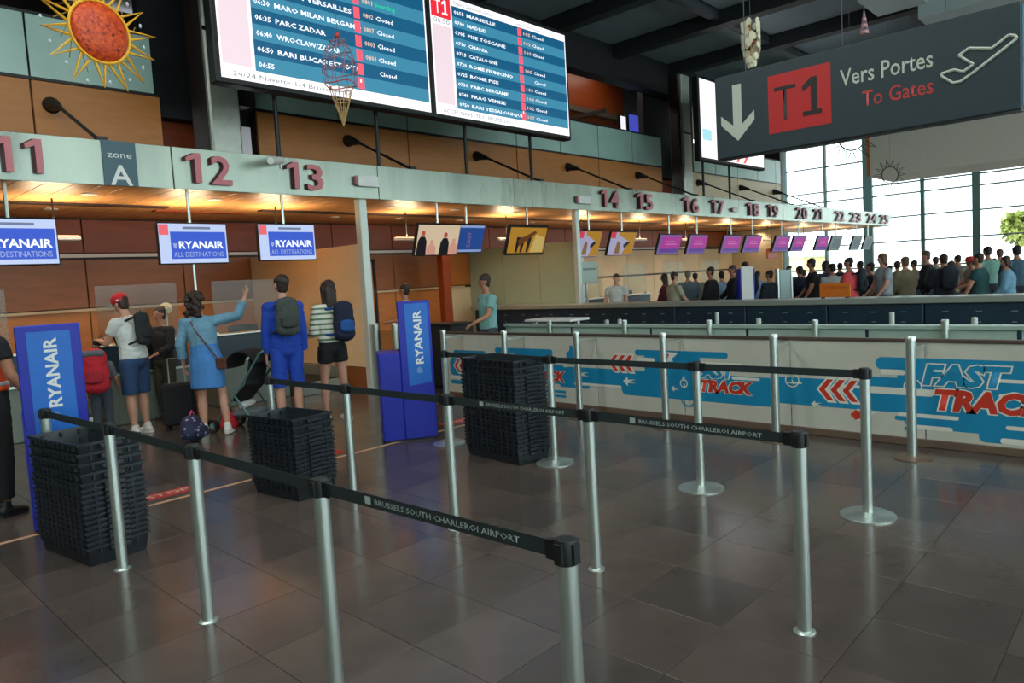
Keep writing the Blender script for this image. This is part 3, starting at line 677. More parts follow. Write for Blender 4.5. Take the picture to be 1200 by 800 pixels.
def belt(a, b_, label, txt=None, sag=.0, u=(.1, .9)):
    A, B_ = Vector(S[a][:2]+(S[a][2]-.042,)), Vector(S[b_][:2]+(S[b_][2]-.042,))
    d = (B_-A).normalized(); A += d*.04; B_ -= d*.04; L = (B_-A).length
    t = thing('barrier_belt', label, 'belt', tuple(A)); n = Vector((d.y, -d.x, 0)).normalized()
    b = MB(); N = 12
    vs = []
    for k in range(N+1):
        s = k/N; c = d*L*s+Vector((0, 0, -sag*4*s*(1-s)))
        for h_ in (-.026, .026):
            for w_ in (-.0012, .0012): vs.append(c+Vector((0, 0, h_))+n*w_)
    fs = []
    for k in range(N):
        o = k*4; fs += [(o, o+4, o+6, o+2), (o+1, o+3, o+7, o+5), (o+2, o+6, o+7, o+3), (o, o+1, o+5, o+4)]
    fs += [(0, 2, 3, 1), (N*4, N*4+1, N*4+3, N*4+2)]
    b.add(vs, fs).build('webbing', beltm, t)
    for q in (Vector((0, 0, 0)), d*L):
        s = 1 if q.length < .01 else -1
        c = q+d*s*.012; MB().add([c+d*i*.02+n*j*.012+Vector((0, 0, k_*.031)) for i in (-1, 1) for j in (-1, 1) for k_ in (-1, 1)], [(0, 1, 3, 2), (4, 6, 7, 5), (0, 4, 5, 1), (2, 3, 7, 6), (0, 2, 6, 4), (1, 5, 7, 3)]).build('belt_clip', black, t)
    if txt:
        fr = (Vector((0, 0, -.014)), d, Vector((0, 0, 1)), n)
        w0 = u[0]*L; w1 = u[1]*L
        flat('emblem', [[(w0-.06, 0), (w0-.025, 0), (w0-.025, .03), (w0-.06, .03)]], fr, ltm, t, .002)
        text('lettering', txt, fr, w0, .004, .022, ltm, t, wid=w1-w0, bold=.01, off=.0025, res=1)
TXT = 'BRUSSELS SOUTH CHARLEROI AIRPORT'
belt('C', 'D', 'dark belt lettered in white, nearest to the camera', TXT, .0, (.27, .88))
belt('B', 'C', 'dark belt of the front row, crossing before the middle crate stack')
belt('A', 'B', 'dark belt of the front row, right of the left crate stack')
belt('A2', 'A', 'dark belt running over the top of the left crate stack')
belt('E', 'F', 'dark belt of the second row lettered in white, at its right end', TXT, .0, (.27, .88))
belt('K', 'E', 'dark belt of the second row crossing before the tallest crate stack', TXT, .0, (.3, .88))
belt('L', 'K', 'dark belt of the second row crossing before the front blue stand')
belt('M', 'L', "dark belt of the second row at the striped woman's knees")
belt('G', 'H', 'dark belt of the third row crossing before the banner, right half')
belt('J', 'G', 'dark belt of the third row crossing before the banner, left half')
belt('N', 'J', 'dark belt of the third row along the top of the tallest crate stack')

# ------------------------------------------------------------------ banner barrier
BX = 7.1
t = thing('banner_barrier', 'long pale banner barrier printed FAST TRACK in blue and red', 'barrier', (0, 0, 0))
ban = mat('banner_white', (196, 194, 180), .6, noise=.03)
yj = [-2.0, -.8, .47, 1.72, 2.97, 4.22, 5.47, 6.72, 7.97, 8.5]
for a, b_ in zip(yj[:-1], yj[1:]): MB().bev(BX, BX+.02, a+.006, b_-.006, .07, .97, .003).build('banner_panel', ban, t)
MB().bev(BX-.015, BX+.035, -2, 8.5, .965, 1.0, .006).build('top_rail', mat('rail_bronze', (92, 76, 68), .4, .3), t)
MB().bev(BX-.015, BX+.035, -2, 8.5, 0, .075, .006).build('bottom_rail', mat('rail_brown', (104, 84, 70), .5), t)
fr = frX(BX)
bblue = mat('banner_blue', (12, 132, 176), .5); bred = mat('banner_red', (200, 52, 34), .5); bwht = mat('banner_outline', (222, 220, 206), .5)
def px(x, y): p = at(x, y, 'X', BX); return (-p.y, p.z)
def bars(lst, m, off):
    out = []
    for (x0, y0, x1, y1, hgt) in lst:
        a, b_ = px(x0, y0), px(x1, y1); v = (a[1]+b_[1])/2; out.append(rrect(a[0], b_[0], v-hgt/2, v+hgt/2))
    flat('blue_bar' if m is bblue else 'white_bar', out, fr, m, t, off, .0006)
# right-hand motif (coordinates in metres across the banner, u = -Y)
B = lambda u0, u1, v0, v1: rrect(u0, u1, v0, v1, min((v1-v0)/2, (u1-u0)/2, .07))
flat('blue_shape', [B(-2.14, .6, .70, .82), B(-1.95, .6, .42, .76), B(-3.14, .9, .30, .58), B(-2.3, .6, .53, .63), B(-1.9, .7, .17, .44), B(-1.98, -1.4, .23, .27), B(-1.0, -.2, .12, .19), B(-1.9, -1.82, .135, .175), B(-1.3, -.55, .10, .2), B(.6, 1.9, .3, .58)], fr, bblue, t, .0005, .0005)
flat('white_shape', [B(-2.1, -1.88, .655, .705), B(-2.2, -1.65, .47, .52), B(-2.5, -1.55, .505, .535), B(-1.95, -1.45, .27, .305), B(-1.85, -1.5, .16, .2), B(-1.1, -.75, .225, .26), B(-1.14, -.8, .1, .15), B(-.9, -.1, .235, .27), B(-1.2, -.2, .63, .66), B(-1.15, -.6, .5, .53)], fr, bwht, t, .0015, .0005)
# left-hand motif
flat('blue_shape', [B(-4.88, -3.66, .745, .815), B(-4.75, -4.0, .5, .78), B(-6.0, -3.14, .32, .56), B(-5.1, -3.14, .25, .42), B(-6.6, -5.5, .33, .55), B(-6.1, -5.6, .285, .35), B(-7.6, -6.0, .32, .58), B(-7.3, -6.2, .7, .78), B(-6.9, -6.3, .58, .75), B(-8.3, -7.7, .33, .6), B(-8.2, -7.5, .66, .72), B(-6.35, -6.0, .2, .235), B(-6.35, -6.0, .14, .175), B(-8.3, -7.9, .2, .26)], fr, bblue, t, .0005, .0005)
flat('white_shape', [B(-4.85, -4.6, .67, .72), B(-5.85, -5.1, .325, .36), B(-4.0, -3.5, .66, .7), B(-6.9, -6.45, .61, .66), B(-8.3, -8.0, .285, .32), B(-3.62, -3.3, .52, .55), B(-3.0, -2.85, .515, .53)], fr, bwht, t, .0015, .0005)
def chevrons(u, v, s, n=3):
    for k in range(n):
        for m, g_, off in ((bwht, .022*s, .002), (bred, 0, .003)):
            q = u+k*.11*s; a = .04*s+g_
            flat('chevron' if m is bred else 'chevron_outline', [[(q-g_, v), (q+.08*s, v+.1*s+g_), (q+.08*s+a*1.4, v+.1*s+g_), (q+a*1.4, v), (q+.08*s+a*1.4, v-.1*s-g_), (q+.08*s, v-.1*s-g_)]], fr, m, t, off, .0006)
chevrons(-2.68, .475, 1.05); chevrons(-5.27, .64, 1.0); chevrons(-8.2, .48, 1.0)
def fast(u, v, s, u2=None):
    for m, bld, off in ((bwht, .1, .003), (bblue, .055, .0042)):
        text('lettering_outline' if m is bwht else 'lettering', 'FAST', fr, u+.02-(.015 if m is bwht else 0), v+.19*s, .15*s, m, t, wid=.58*s+(.03 if m is bwht else 0), bold=bld, off=off, italic=.2)
    for m, bld, off in ((bwht, .1, .0046), (bred, .055, .0058)):
        text('lettering_outline' if m is bwht else 'lettering', 'TRACK', fr, u+.1*s-(.015 if m is bwht else 0), v, .15*s, m, t, wid=.74*s+(.03 if m is bwht else 0), bold=bld, off=off, italic=.2)
fast(-1.76, .365, 1.18); fast(-4.1, .37, .86); fast(-6.72, .36, .86)
def ring(u, v, r, m, w_=.012):
    b = MB(); n = 20; fr_ = fr
    vs = [fr_[0]+fr_[1]*(u+q*math.cos(6.2832*i/n))+fr_[2]*(v+q*math.sin(6.2832*i/n))+fr_[3]*.004 for q in (r-w_, r) for i in range(n)]
    b.add(vs, [(i, (i+1) % n, n+(i+1) % n, n+i) for i in range(n)]).build('clock_ring', m, t)
    flat('clock_hand', [[(u-.006, v), (u+.006, v), (u+.02, v-.04), (u+.01, v-.045)], [(u, v-.006), (u-.004, v+.04), (u+.006, v+.04)]], fr, m, t, .004)
    flat('clock_button', [B(u-.015, u+.015, v+r, v+r+.03)], fr, m, t, .004)
ring(-2.95, .55, .075, bwht); ring(-1.82, .55, .08, bwht); ring(-4.17, .27, .1, bblue, .02); ring(-4.22, .44, .05, bwht)
for u, v in ((-2.3, .245), (-4.45, .74)):
    flat('red_comet', [[(u-.08, v), (u-.03, v+.05), (u+.05, v+.03), (u+.02, v-.03), (u-.03, v-.05)]], fr, bred, t, .004)
    flat('comet_tail', [[(u-.02, v+.06), (u+.17, v+.05), (u+.08, v-.02), (u+.1, v-.05), (u-.03, v-.06)]], fr, bwht, t, .003)
for u, v in ((-5.72, .47), (-5.0, .42), (-2.72, .32), (-4.35, .37)):
    s = .6 if v < .4 else 1
    flat('arrow_mark', [[(u-.07*s, v), (u, v+.06*s), (u, v+.02*s), (u+.12*s, v+.03*s), (u+.02*s, v), (u+.12*s, v-.02*s), (u, v-.02*s), (u, v-.06*s)]], fr, bwht, t, .004)
flat('running_figure', [[(-5.95, .6), (-5.8, .6), (-5.84, .72), (-5.7, .7), (-5.82, .78), (-5.86, .84), (-5.9, .84), (-5.9, .78), (-5.96, .74)]], fr, bblue, t, .004)
# posts holding the banner
PM = {'tube': MB().lathe([(.04, .012), (.04, 1.03)], n=20).mesh('tube', steel, True), 'cap': MB().lathe([(.042, 1.03), (.042, 1.055), (.034, 1.065), (0, 1.065)], n=20).mesh('cap', steel, True),
      'base': MB().lathe([(.16, 0), (.16, .006), (.13, .014), (.05, .018), (0, .018)], n=28).mesh('base', mat('base_copper', (140, 112, 92), .35, .7), True)}
labs = ['outside the right edge', 'right of the FAST TRACK chevrons, on a round base', 'left of the clock symbol', 'middle of the banner by the second blue cloud', 'right of the letters CK', 'right behind the tallest crate stack', 'at the left end of the banner']
for y, lab in zip((.47, 1.72, 2.97, 4.24, 5.47, 6.72, 7.97), labs):
    q = thing('banner_post', 'thick steel post holding the banner, '+lab, 'post', (6.66 if y < 2 else 6.72, y, 0), 0, 'banner posts')
    for k_, me in PM.items(): ob(k_, me, q)
    MB().box(.03, BX-q.location.x-.01, -.012, .012, .93, .96).build('bracket', steel, q)

# second low glazed barrier behind
t = thing('glass_barrier', 'low pale glass barrier with steel rail behind the banner', 'barrier', (7.95, 0, 0))
paleg = mat('pale_barrier', (168, 190, 178), .3, noise=.05)
yb = [-1.6+1.36*k for k in range(8)]
for a, b_ in zip(yb[:-1], yb[1:]): MB().bev(0, .02, a+.02, b_-.02, .08, 1.0, .003).build('panel', paleg, t)
MB().bev(-.03, .05, yb[0], yb[-1], 1.0, 1.05, .01).build('rail', mat('rail_pale', (186, 206, 196), .3, .4), t)
for n_, x_ in enumerate((733, 832, 956, 1108, 645, 580)):
    y = at(x_, 383, 'X', 7.9).y
    q = thing('barrier_post', 'short steel post at the pale barrier, ' + ['above the second clock', 'above the second FAST', 'above the chevrons', 'above the big FAST', 'left of the CK letters', 'over the tallest crate stack'][n_], 'post', (7.88, y, 0), 0, 'posts of the pale barrier')
    MB().lathe([(.035, 0), (.035, 1.1), (.03, 1.11), (0, 1.11)], n=14).build('tube', steel, q); MB().lathe([(.1, 0), (.1, .01), (.035, .015)], n=16).build('base', steel, q)
# far queue posts just before the long counter
for x_, y_ in ((711, 375), (726, 374), (840, 366), (889, 373), (1045, 366), (1142, 372)):
    p = at(x_, y_, 'Z', .98)
    q = thing('queue_post', 'small pale queue post standing before the long dark counter', 'post', (min(p.x, 11.6), p.y*min(p.x, 11.6)/p.x, 0), 0, 'queue posts before the dark counter')
    MB().lathe([(.035, 0), (.035, .98), (0, .99)], n=12).build('tube', postw, q); MB().lathe([(.15, 0), (.15, .01), (.035, .02)], n=16).build('base', steel, q)
# long dark counter
t = thing('long_counter', 'long dark navy counter with a pale ledge running across behind the barriers', 'counter', (12.35, 0, 0))
n_ = 0; y = -3.0
while y < 13.3:
    e = y+1.5
    MB().bev(.05, .58, y+.01, min(e, 13.4)-.01, .06, 1.0, .01).build('front_panel', navy, t)
    for yy_ in (.3, .75, 1.2):
        MB().box(.035, .05, y+yy_-.04, y+yy_+.04, .86, .875).build('handle', mat('counter_fitting', (120, 140, 150), .4), t)
        MB().box(.035, .05, y+yy_-.03, y+yy_+.03, .7, .712).build('handle', mat('counter_fitting', (120, 140, 150), .4), t)
    y = e
MB().bev(0, .62, -3, 13.5, 1.0, 1.1, .012).build('ledge', mat('counter_ledge', (148, 156, 146), .35, .2), t)
MB().box(.1, .55, -2.95, 13.4, 0, .06).build('plinth', black, t)

# ------------------------------------------------------------------ crates
def crate_parts(L, W, h, flare=.02):
    """nestable tray: tapered shell with rim and vertical ribs"""
    sh = MB(); t_ = .004
    o = [(L/2-flare, W/2-flare, 0), (L/2, W/2, h)]
    rings = []
    for (l, w_, z) in (o[0], o[1], (L/2-t_, W/2-t_, h), (L/2-flare-t_, W/2-flare-t_, t_)):
        rings.append([(-l, -w_, z), (l, -w_, z), (l, w_, z), (-l, w_, z)])
    vs = [p for r in rings for p in r]
    fs = [(k*4+i, k*4+(i+1) % 4, k*4+4+(i+1) % 4, k*4+4+i) for k in range(3) for i in range(4)]+[(3, 2, 1, 0), (12, 13, 14, 15)]
    sh.add(vs, fs)
    rm = MB(); e = .007
    rm.box(-L/2-e, L/2+e, -W/2-e, -W/2, h-.018, h); rm.box(-L/2-e, L/2+e, W/2, W/2+e, h-.018, h)
    rm.box(-L/2-e, -L/2, -W/2, W/2, h-.018, h); rm.box(L/2, L/2+e, -W/2, W/2, h-.018, h)
    rb = MB(); n = int(L/.075)
    for k in range(n):
        x = -L/2+flare+(k+.5)*(L-2*flare)/n
        for s in (-1, 1): rb.box(x-.011, x+.011, s*(W/2)-.012, s*(W/2)+.012, h-.05, h-.001)
    n = int(W/.11)
    for k in range(n):
        y = -W/2+flare+(k+.5)*(W-2*flare)/n
        for s in (-1, 1): rb.box(s*(L/2-.012)-.016, s*(L/2-.012)+.016, y-.008, y+.008, h-.05, h-.018)
    hd = MB()
    for s in (-1, 1): hd.bev(s*(L/2+.016)-.012, s*(L/2+.016)+.012, -.07, .07, h-.05, h-.02, .005)
    return [('shell', sh.mesh('shell', crate_m)), ('rim', rm.mesh('rim', crate_m)), ('ribs', rb.mesh('ribs', crate_m)), ('handles', hd.mesh('handles', crate_m))]
def stack(cx, cy, rz, L, W, n, pitch, h, where, loose=2):
    parts = crate_parts(L, W, h)
    for k in range(n):
        zz_ = .002+k*pitch+(.03*(k-(n-loose)+1) if k >= n-loose else 0)
        pos = 'topmost of' if k == n-1 else 'second from top of' if k == n-2 else 'bottom one of' if k == 0 else 'nested in the middle of'
        q = thing('plastic_crate', 'black ribbed tray, %s the %s' % (pos, where), 'crate', (cx+rnd.uniform(-.003, .003), cy+rnd.uniform(-.003, .003), zz_), rz+rnd.uniform(-.006, .006), 'trays in the '+where)
        for nm, me in parts:
            c_ = ob(nm, me, q)
            if nm in ('ribs', 'handles'): c_['kind'] = 'stuff'
def stack_corner(front, left, right, n, pitch, h, where, L=None, W=None, loose=2):
    f_, l_, r_ = [Vector(at(p[0], p[1], 'Z', 0)[:2]) for p in (front, left, right)]
    a = (l_-f_); b_ = (r_-f_); L = L or a.length; W = W or b_.length
    d = (a.normalized()-Vector((b_.normalized().y, -b_.normalized().x))*1.0)
    a = a.normalized(); b2 = Vector((a.y, -a.x)); b2 = b2 if b2.dot(b_) > 0 else -b2
    c = f_+a*L/2+b2*W/2; stack(c.x, c.y, math.atan2(a.y, a.x), L-.04, W-.04, n, pitch, h, where, loose)
stack_corner((103, 668), (40, 642), (178, 652), 17, .036, .13, 'left crate stack', L=.8, W=.44, loose=4)
stack_corner((350, 590), (294, 578), (399, 577), 15, .036, .13, 'middle crate stack', L=.66, W=.44)
stack_corner((608, 548), (540, 531), (640, 537), 22, .038, .13, 'tallest crate stack', L=.86, W=.44)

# ------------------------------------------------------------------ blue bag-gauge stands
bdeep = mat('stand_deep_blue', (16, 34, 160), .4, noise=.06); bpost = mat('stand_poster', (22, 104, 196), .4, noise=.05); bnavy = mat('stand_navy', (12, 22, 60), .5)
def blue_stand(label, c, rz, w_, H_, d_, boxw, boxh, pos, txt0, txt1):
    t = thing('airline_stand', label, 'stand', c, rz)     # front faces local -y
    MB().bev(-w_/2, w_/2, 0, .05, .02, H_, .008).build('panel', bdeep, t)
    fr = (Vector((0, 0, 0)), Vector((1, 0, 0)), Vector((0, 0, 1)), Vector((0, -1, 0)))
    a, b_, v0, v1 = pos
    flat('poster', [[(a*w_, v0), (b_*w_, v0+.03), (b_*w_, v1), (a*w_, v1)]], fr, bpost, t, .002)
    text('lettering', 'RYANAIR', fr, (a+b_)/2*w_+.045, txt0, .085, wt, t, wid=txt1-txt0, bold=.03, off=.004, rot=math.pi/2)
    flat('harp_emblem', [[((a+b_)/2*w_-.03, txt0-.1), ((a+b_)/2*w_+.03, txt0-.1), ((a+b_)/2*w_+.03, txt0-.06), ((a+b_)/2*w_, txt0-.03), ((a+b_)/2*w_-.03, txt0-.05)]], fr, mat('harp', (110, 150, 200), .5), t, .004)
    MB().bev(-boxw, -w_/2+.0, .005, d_, .02, boxh, .008).build('gauge_side', bdeep, t)
    b = MB(); b.box(-w_/2, w_/2-.01, .052, .07, .02, boxh); b.box(-w_/2, w_/2-.01, d_-.02, d_, .02, boxh); b.box(w_/2-.03, w_/2-.01, .05, d_, .02, boxh)
    b.build('gauge_box', bnavy, t)
    MB().box(-boxw+.02, w_/2-.03, .02, d_-.02, 0, .02).build('base', black, t)
    MB().box(-w_/2+.01, w_/2-.01, .05, .056, boxh, H_-.02).build('back_sheet', bnavy, t)
ctr = at(495, 515, 'Z', 0)
def yawto(c, extra=0): return math.atan2(-(c.x), c.y)+extra   # local -y towards the camera
blue_stand('tall blue advertising stand with sideways white lettering, right of centre-left beside the tallest crate stack', (ctr.x, ctr.y, 0), yawto(ctr, .1), .36, 1.57, .5, .42, 1.0, (-.28, .42, .62, 1.54), .86, 1.46)
ctr = at(80, 618, 'Z', 0)
blue_stand('tall blue advertising stand behind the left crate stack, lettering reading upwards', (ctr.x, ctr.y, 0), yawto(ctr, -.05), .42, 1.6, .45, .215, .95, (-.33, .34, .6, 1.55), .96, 1.5)

# ------------------------------------------------------------------ figures
def cap(b, p0, p1, a0, a1, wide=None, n=14, m=4):
    """tapered elliptical capsule; a = radius or (half width, half depth); wide = direction of the width"""
    p0, p1 = Vector(p0), Vector(p1); d = p1-p0; L = d.length
    d = d.normalized() if L > 1e-6 else Vector((0, 0, 1))
    w_ = Vector(wide) if wide is not None else (Vector((1, 0, 0)) if abs(d.x) < .9 else Vector((0, 1, 0)))
    w_ = (w_-d*w_.dot(d)).normalized(); q = d.cross(w_)
    a0 = a0 if isinstance(a0, tuple) else (a0, a0); a1 = a1 if isinstance(a1, tuple) else (a1, a1)
    rings = []
    e0 = min(a0); e1 = min(a1)
    if m == 1: e1 *= .12
    for k in range(m, 0, -1):
        t_ = math.pi/2*k/(m+.3); rings.append((p0-d*e0*math.sin(t_), a0[0]*math.cos(t_), a0[1]*math.cos(t_)))
    rings.append((p0, *a0)); rings.append((p1, *a1))
    for k in range(1, m+1):
        t_ = math.pi/2*k/(m+.3); rings.append((p1+d*e1*math.sin(t_), a1[0]*math.cos(t_), a1[1]*math.cos(t_)))
    vs = []; fs = []
    for c, rx, ry in rings:
        for i in range(n):
            t_ = 2*math.pi*i/n; vs.append(c+w_*rx*math.cos(t_)+q*ry*math.sin(t_))
    for k in range(len(rings)-1):
        for i in range(n): fs.append((k*n+i, k*n+(i+1) % n, k*n+n+(i+1) % n, k*n+n+i))
    fs += [tuple(range(n-1, -1, -1)), tuple(range(len(vs)-n, len(vs)))]
    b.add(vs, fs); return b
def remeshed(b, name, m, parent, vox, smooth=3, wrinkle=0):
    me = b.mesh(name, m); o = bpy.data.objects.new('tmp', me); COL.objects.link(o)
    r = o.modifiers.new('r', 'REMESH'); r.mode = 'VOXEL'; r.voxel_size = vox; r.use_smooth_shade = True
    if smooth: q = o.modifiers.new('s', 'SMOOTH'); q.iterations = smooth; q.factor = .5
    dg = bpy.context.evaluated_depsgraph_get(); dg.update(); out = bpy.data.meshes.new_from_object(o.evaluated_get(dg))
    bpy.data.objects.remove(o); bpy.data.meshes.remove(me)
    if wrinkle:
        n = len(out.vertices); co = np.empty(n*3); out.vertices.foreach_get('co', co); co = co.reshape(-1, 3)
        nr = np.empty(n*3); out.vertices.foreach_get('normal', nr); nr = nr.reshape(-1, 3)
        f_ = np.sin(co[:, 0]*37+3*np.sin(co[:, 2]*17))*np.sin(co[:, 2]*53+4*np.sin(co[:, 0]*23+co[:, 1]*19))
        co += nr*(f_*wrinkle)[:, None]; out.vertices.foreach_set('co', co.ravel())
    out.name = name; out.materials.clear(); out.materials.append(m); out.update()
    return ob(name, out, parent)
V3 = Vector
skin_a = mat('skin_light', (196, 146, 122), .5, noise=.05); skin_b = mat('skin_tan', (166, 112, 86), .5, noise=.05); skin_c = mat('skin_dark', (96, 62, 46), .5)
hair_b = mat('hair_brown', (48, 32, 24), .6, noise=.3, nscale=60); hair_d = mat('hair_dark', (22, 18, 16), .6, noise=.3, nscale=60); hair_g = mat('hair_grey', (120, 112, 104), .6, noise=.2, nscale=60); hair_l = mat('hair_light_brown', (98, 70, 46), .6, noise=.2, nscale=60)
eye_m = mat('eye_dark', (24, 20, 20), .3); lip_m = mat('lips', (150, 80, 74), .5)
def cloth(n, c): return mat('cloth_'+n, c, .85, noise=.1, nscale=10, bump=.15, bscale=120)
shoe_w = mat('shoe_white', (214, 212, 206), .5); shoe_d = mat('shoe_dark', (30, 28, 30), .5)
def hand(b, w_, d, nrm, side, s, fr=.0088):
    d = d.normalized(); nrm = (nrm-d*nrm.dot(d)).normalized(); a = d.cross(nrm).normalized()*side
    cap(b, w_-d*.01*s, w_+d*.045*s, (.024*s, .018*s), (.036*s, .015*s), a); cap(b, w_+d*.045*s, w_+d*.085*s, (.038*s, .014*s), (.038*s, .012*s), a)
    for i, ln in ((-1.5, .062), (-.5, .076), (.5, .08), (1.5, .072)):
        p = w_+d*.085*s+a*i*.0215*s; d1 = (d*.93+nrm*.3+a*i*.06).normalized(); q = p+d1*ln*.55*s; d2 = (d*.75+nrm*.65+a*i*.03).normalized()
        cap(b, p-d1*.01*s, q, fr*s, fr*.95*s, n=8, m=2); cap(b, q, q+d2*ln*.5*s, fr*.95*s, fr*.8*s, n=8, m=2)
    p = w_+d*.025*s+a*.03*s; q = p+(d*.6+a*.75+nrm*.25).normalized()*.042*s
    cap(b, p, q, .012*s, .0105*s, n=8, m=2); cap(b, q, q+(d*.85+a*.25+nrm*.45).normalized()*.034*s, .0105*s, .009*s, n=8, m=2)
def person(label, loc, head_dir, H=1.75, skin=None, lean=(0, 0, 1), arms=None, legs=None, look=(0, 0), top=None, bottom=None, hair=('short', None), shoes=None, vox=.011, build=1.0, group=None, hat=None, neckline=True):
    """local +Y is the facing direction, +X the figure's right"""
    skin = skin or skin_a; s = H/1.75
    t = thing('person', label, 'person', loc, head_dir-math.pi/2, group)
    arms = arms or {}; legs = legs or {}
    ld = {}
    for sd, sx in (('R', 1), ('L', -1)):
        th, sh = legs.get(sd, ((.02*sx, .03, -1), (0, -.04, -1))); ld[sd] = (V3(th).normalized(), V3(sh).normalized())
    hipz = max(-(ld[k][0].z*.43+ld[k][1].z*.41)*s for k in ld)+.082*s
    pel = V3((0, 0, hipz+.04*s)); up = V3(lean).normalized(); rt = V3((1, 0, 0)); bk = up.cross(rt)*-1  # bk = +Y-ish forward
    fw = rt.cross(up)*-1; fw = up.cross(rt)
    if fw.y < 0: fw = -fw
    waist = pel+up*.13*s; chest = pel+up*.33*s; neck = pel+up*.50*s; B_ = build
    b = MB()
    cap(b, pel-V3((0, 0, .02*s)), waist, (.158*s*B_, .112*s*B_), (.132*s*B_, .1*s*B_), rt); cap(b, waist, chest, (.132*s*B_, .1*s*B_), (.162*s*B_, .112*s*B_), rt)
    cap(b, chest, neck-up*.05*s, (.162*s*B_, .11*s*B_), (.115*s*B_, .075*s*B_), rt)
    hd = (up+V3((0, .12, 0))+V3((look[0]*.0, look[1], 0))).normalized(); hc = neck+up*.07*s+hd*.105*s
    yaw_ = look[0]; hf = V3((math.sin(yaw_), math.cos(yaw_), -look[1])).normalized(); hr = hf.cross(V3((0, 0, 1))).normalized(); hu = hr.cross(hf)
    cap(b, neck-up*.06*s, hc-hu*.03*s, .054*s, .05*s)
    # head: skull, jaw, nose, ears, brow
    cap(b, hc+hu*.035*s-hf*.012*s, hc+hu*.03*s+hf*.01*s, (.074*s, .078*s), (.072*s, .076*s), hr)
    cap(b, hc+hf*.022*s-hu*.01*s, hc+hf*.032*s-hu*.07*s, (.06*s, .055*s), (.036*s, .032*s), hr)
    cap(b, hc+hf*.082*s+hu*.012*s, hc+hf*.1*s-hu*.022*s, .009*s, .013*s, n=8)
    for sx in (1, -1): cap(b, hc+hr*sx*.075*s+hu*.015*s-hf*.005*s, hc+hr*sx*.077*s-hu*.018*s, (.008*s, .018*s), (.007*s, .012*s), hr, n=8)
    J = {'hc': hc, 'hf': hf, 'hr': hr, 'hu': hu, 'neck': neck, 'chest': chest, 'waist': waist, 'pel': pel, 'fw': fw, 'up': up, 's': s}
    for sd, sx in (('R', 1), ('L', -1)):
        ua, fa = arms.get(sd, ((.12*sx, .0, -1), (.04*sx, .18, -1))); ua = V3(ua).normalized(); fa = V3(fa).normalized()
        shd = chest+up*.105*s+rt*sx*.172*s*B_; el = shd+ua*.275*s; wr_ = el+fa*.245*s
        cap(b, chest+up*.1*s+rt*sx*.08*s, shd, .06*s, .05*s); cap(b, shd, el, .047*s*B_, .037*s*B_); cap(b, el, wr_, .038*s*B_, .025*s)
        nrm = V3((-sx, .1, 0)) if abs(fa.z) > .6 else V3((0, 0, -1))
        hand(b, wr_+fa*.008*s, fa, nrm, 1 if sd == 'R' else -1, s, .0095 if vox < .013 else .012)
        J['sh'+sd], J['el'+sd], J['wr'+sd] = shd, el, wr_
        th, sh = ld[sd]; hip = V3((sx*.088*s, 0, hipz)); kn = hip+th*.43*s; an = kn+sh*.41*s
        cap(b, hip, kn, .083*s*B_, .052*s*B_); cap(b, kn, kn+(an-kn)*.35, .052*s*B_, .056*s*B_); cap(b, kn+(an-kn)*.35, an, .056*s*B_, .033*s)
        cap(b, an-V3((0, .02*s, .03*s)), an+V3((sx*.015, .12*s, -.05*s)), .034*s, (.04*s, .024*s), rt)
        J['hip'+sd], J['kn'+sd], J['an'+sd] = hip, kn, an
    remeshed(b, 'body', skin, t, vox*s, 3)
    # face
    for sx in (1, -1): MB().ball(hc+hf*.08*s+hr*sx*.03*s+hu*.02*s, .0095*s, 8).build('eye', eye_m, t, True)
    cap(MB(), V3((0, 0, 0)), V3((0, 0, .01)), .01, .01)
    q = cap(MB(), hc+hf*.075*s-hu*.045*s-hr*.016*s, hc+hf*.075*s-hu*.045*s+hr*.016*s, .008*s, .008*s, n=8, m=2).build('mouth', lip_m, t, True)
    # clothes
    if bottom:
        kind, m, f_ = bottom; b = MB(); g_ = .016*s
        cap(b, pel-V3((0, 0, .03*s)), waist-up*.03*s, (.158*s*B_+g_, .112*s*B_+g_), (.135*s*B_+g_, .1*s*B_+g_), rt)
        for sd, sx in (('R', 1), ('L', -1)):
            hip, kn, an = J['hip'+sd], J['kn'+sd], J['an'+sd]
            if f_ <= 1: cap(b, hip, hip+(kn-hip)*f_, .083*s*B_+g_, (.083-(.018*f_))*s*B_+g_*1.3, m=1)
            else:
                cap(b, hip, kn, .083*s*B_+g_, .06*s*B_+g_); cap(b, kn, kn+(an-kn)*(f_-1), .06*s*B_+g_, .045*s*B_+g_, m=1)
        if kind == 'skirt': pass
        remeshed(b, 'shorts' if f_ <= 1 else 'trousers', m, t, vox*1.1*s, 3, .003)
    if top:
        kind, m, sl, m2 = (top+(None,))[:4]; b = MB(); g_ = .02*s
        cap(b, pel+up*(.0 if kind != 'crop' else .06)*s, waist, (.155*s*B_+g_, .112*s*B_+g_), (.138*s*B_+g_, .104*s*B_+g_), rt, m=2); cap(b, waist, chest, (.138*s*B_+g_, .104*s*B_+g_), (.165*s*B_+g_, .114*s*B_+g_), rt)
        cap(b, chest, neck-up*.06*s, (.165*s*B_+g_, .112*s*B_+g_), (.1*s*B_+g_, .066*s*B_+g_), rt)
        for sd, sx in (('R', 1), ('L', -1)):
            shd, el, wr_ = J['sh'+sd], J['el'+sd], J['wr'+sd]
            cap(b, chest+up*.1*s+rt*sx*.08*s, shd, .062*s+g_*.6, .05*s+g_)
            if sl > 0:
                cap(b, shd, shd+(el-shd)*min(1, sl), .048*s*B_+g_, .042*s*B_+g_, m=1 if sl < 1 else 3)
                if sl > 1: cap(b, el, el+(wr_-el)*(sl-1), .04*s*B_+g_, .03*s+g_, m=1)
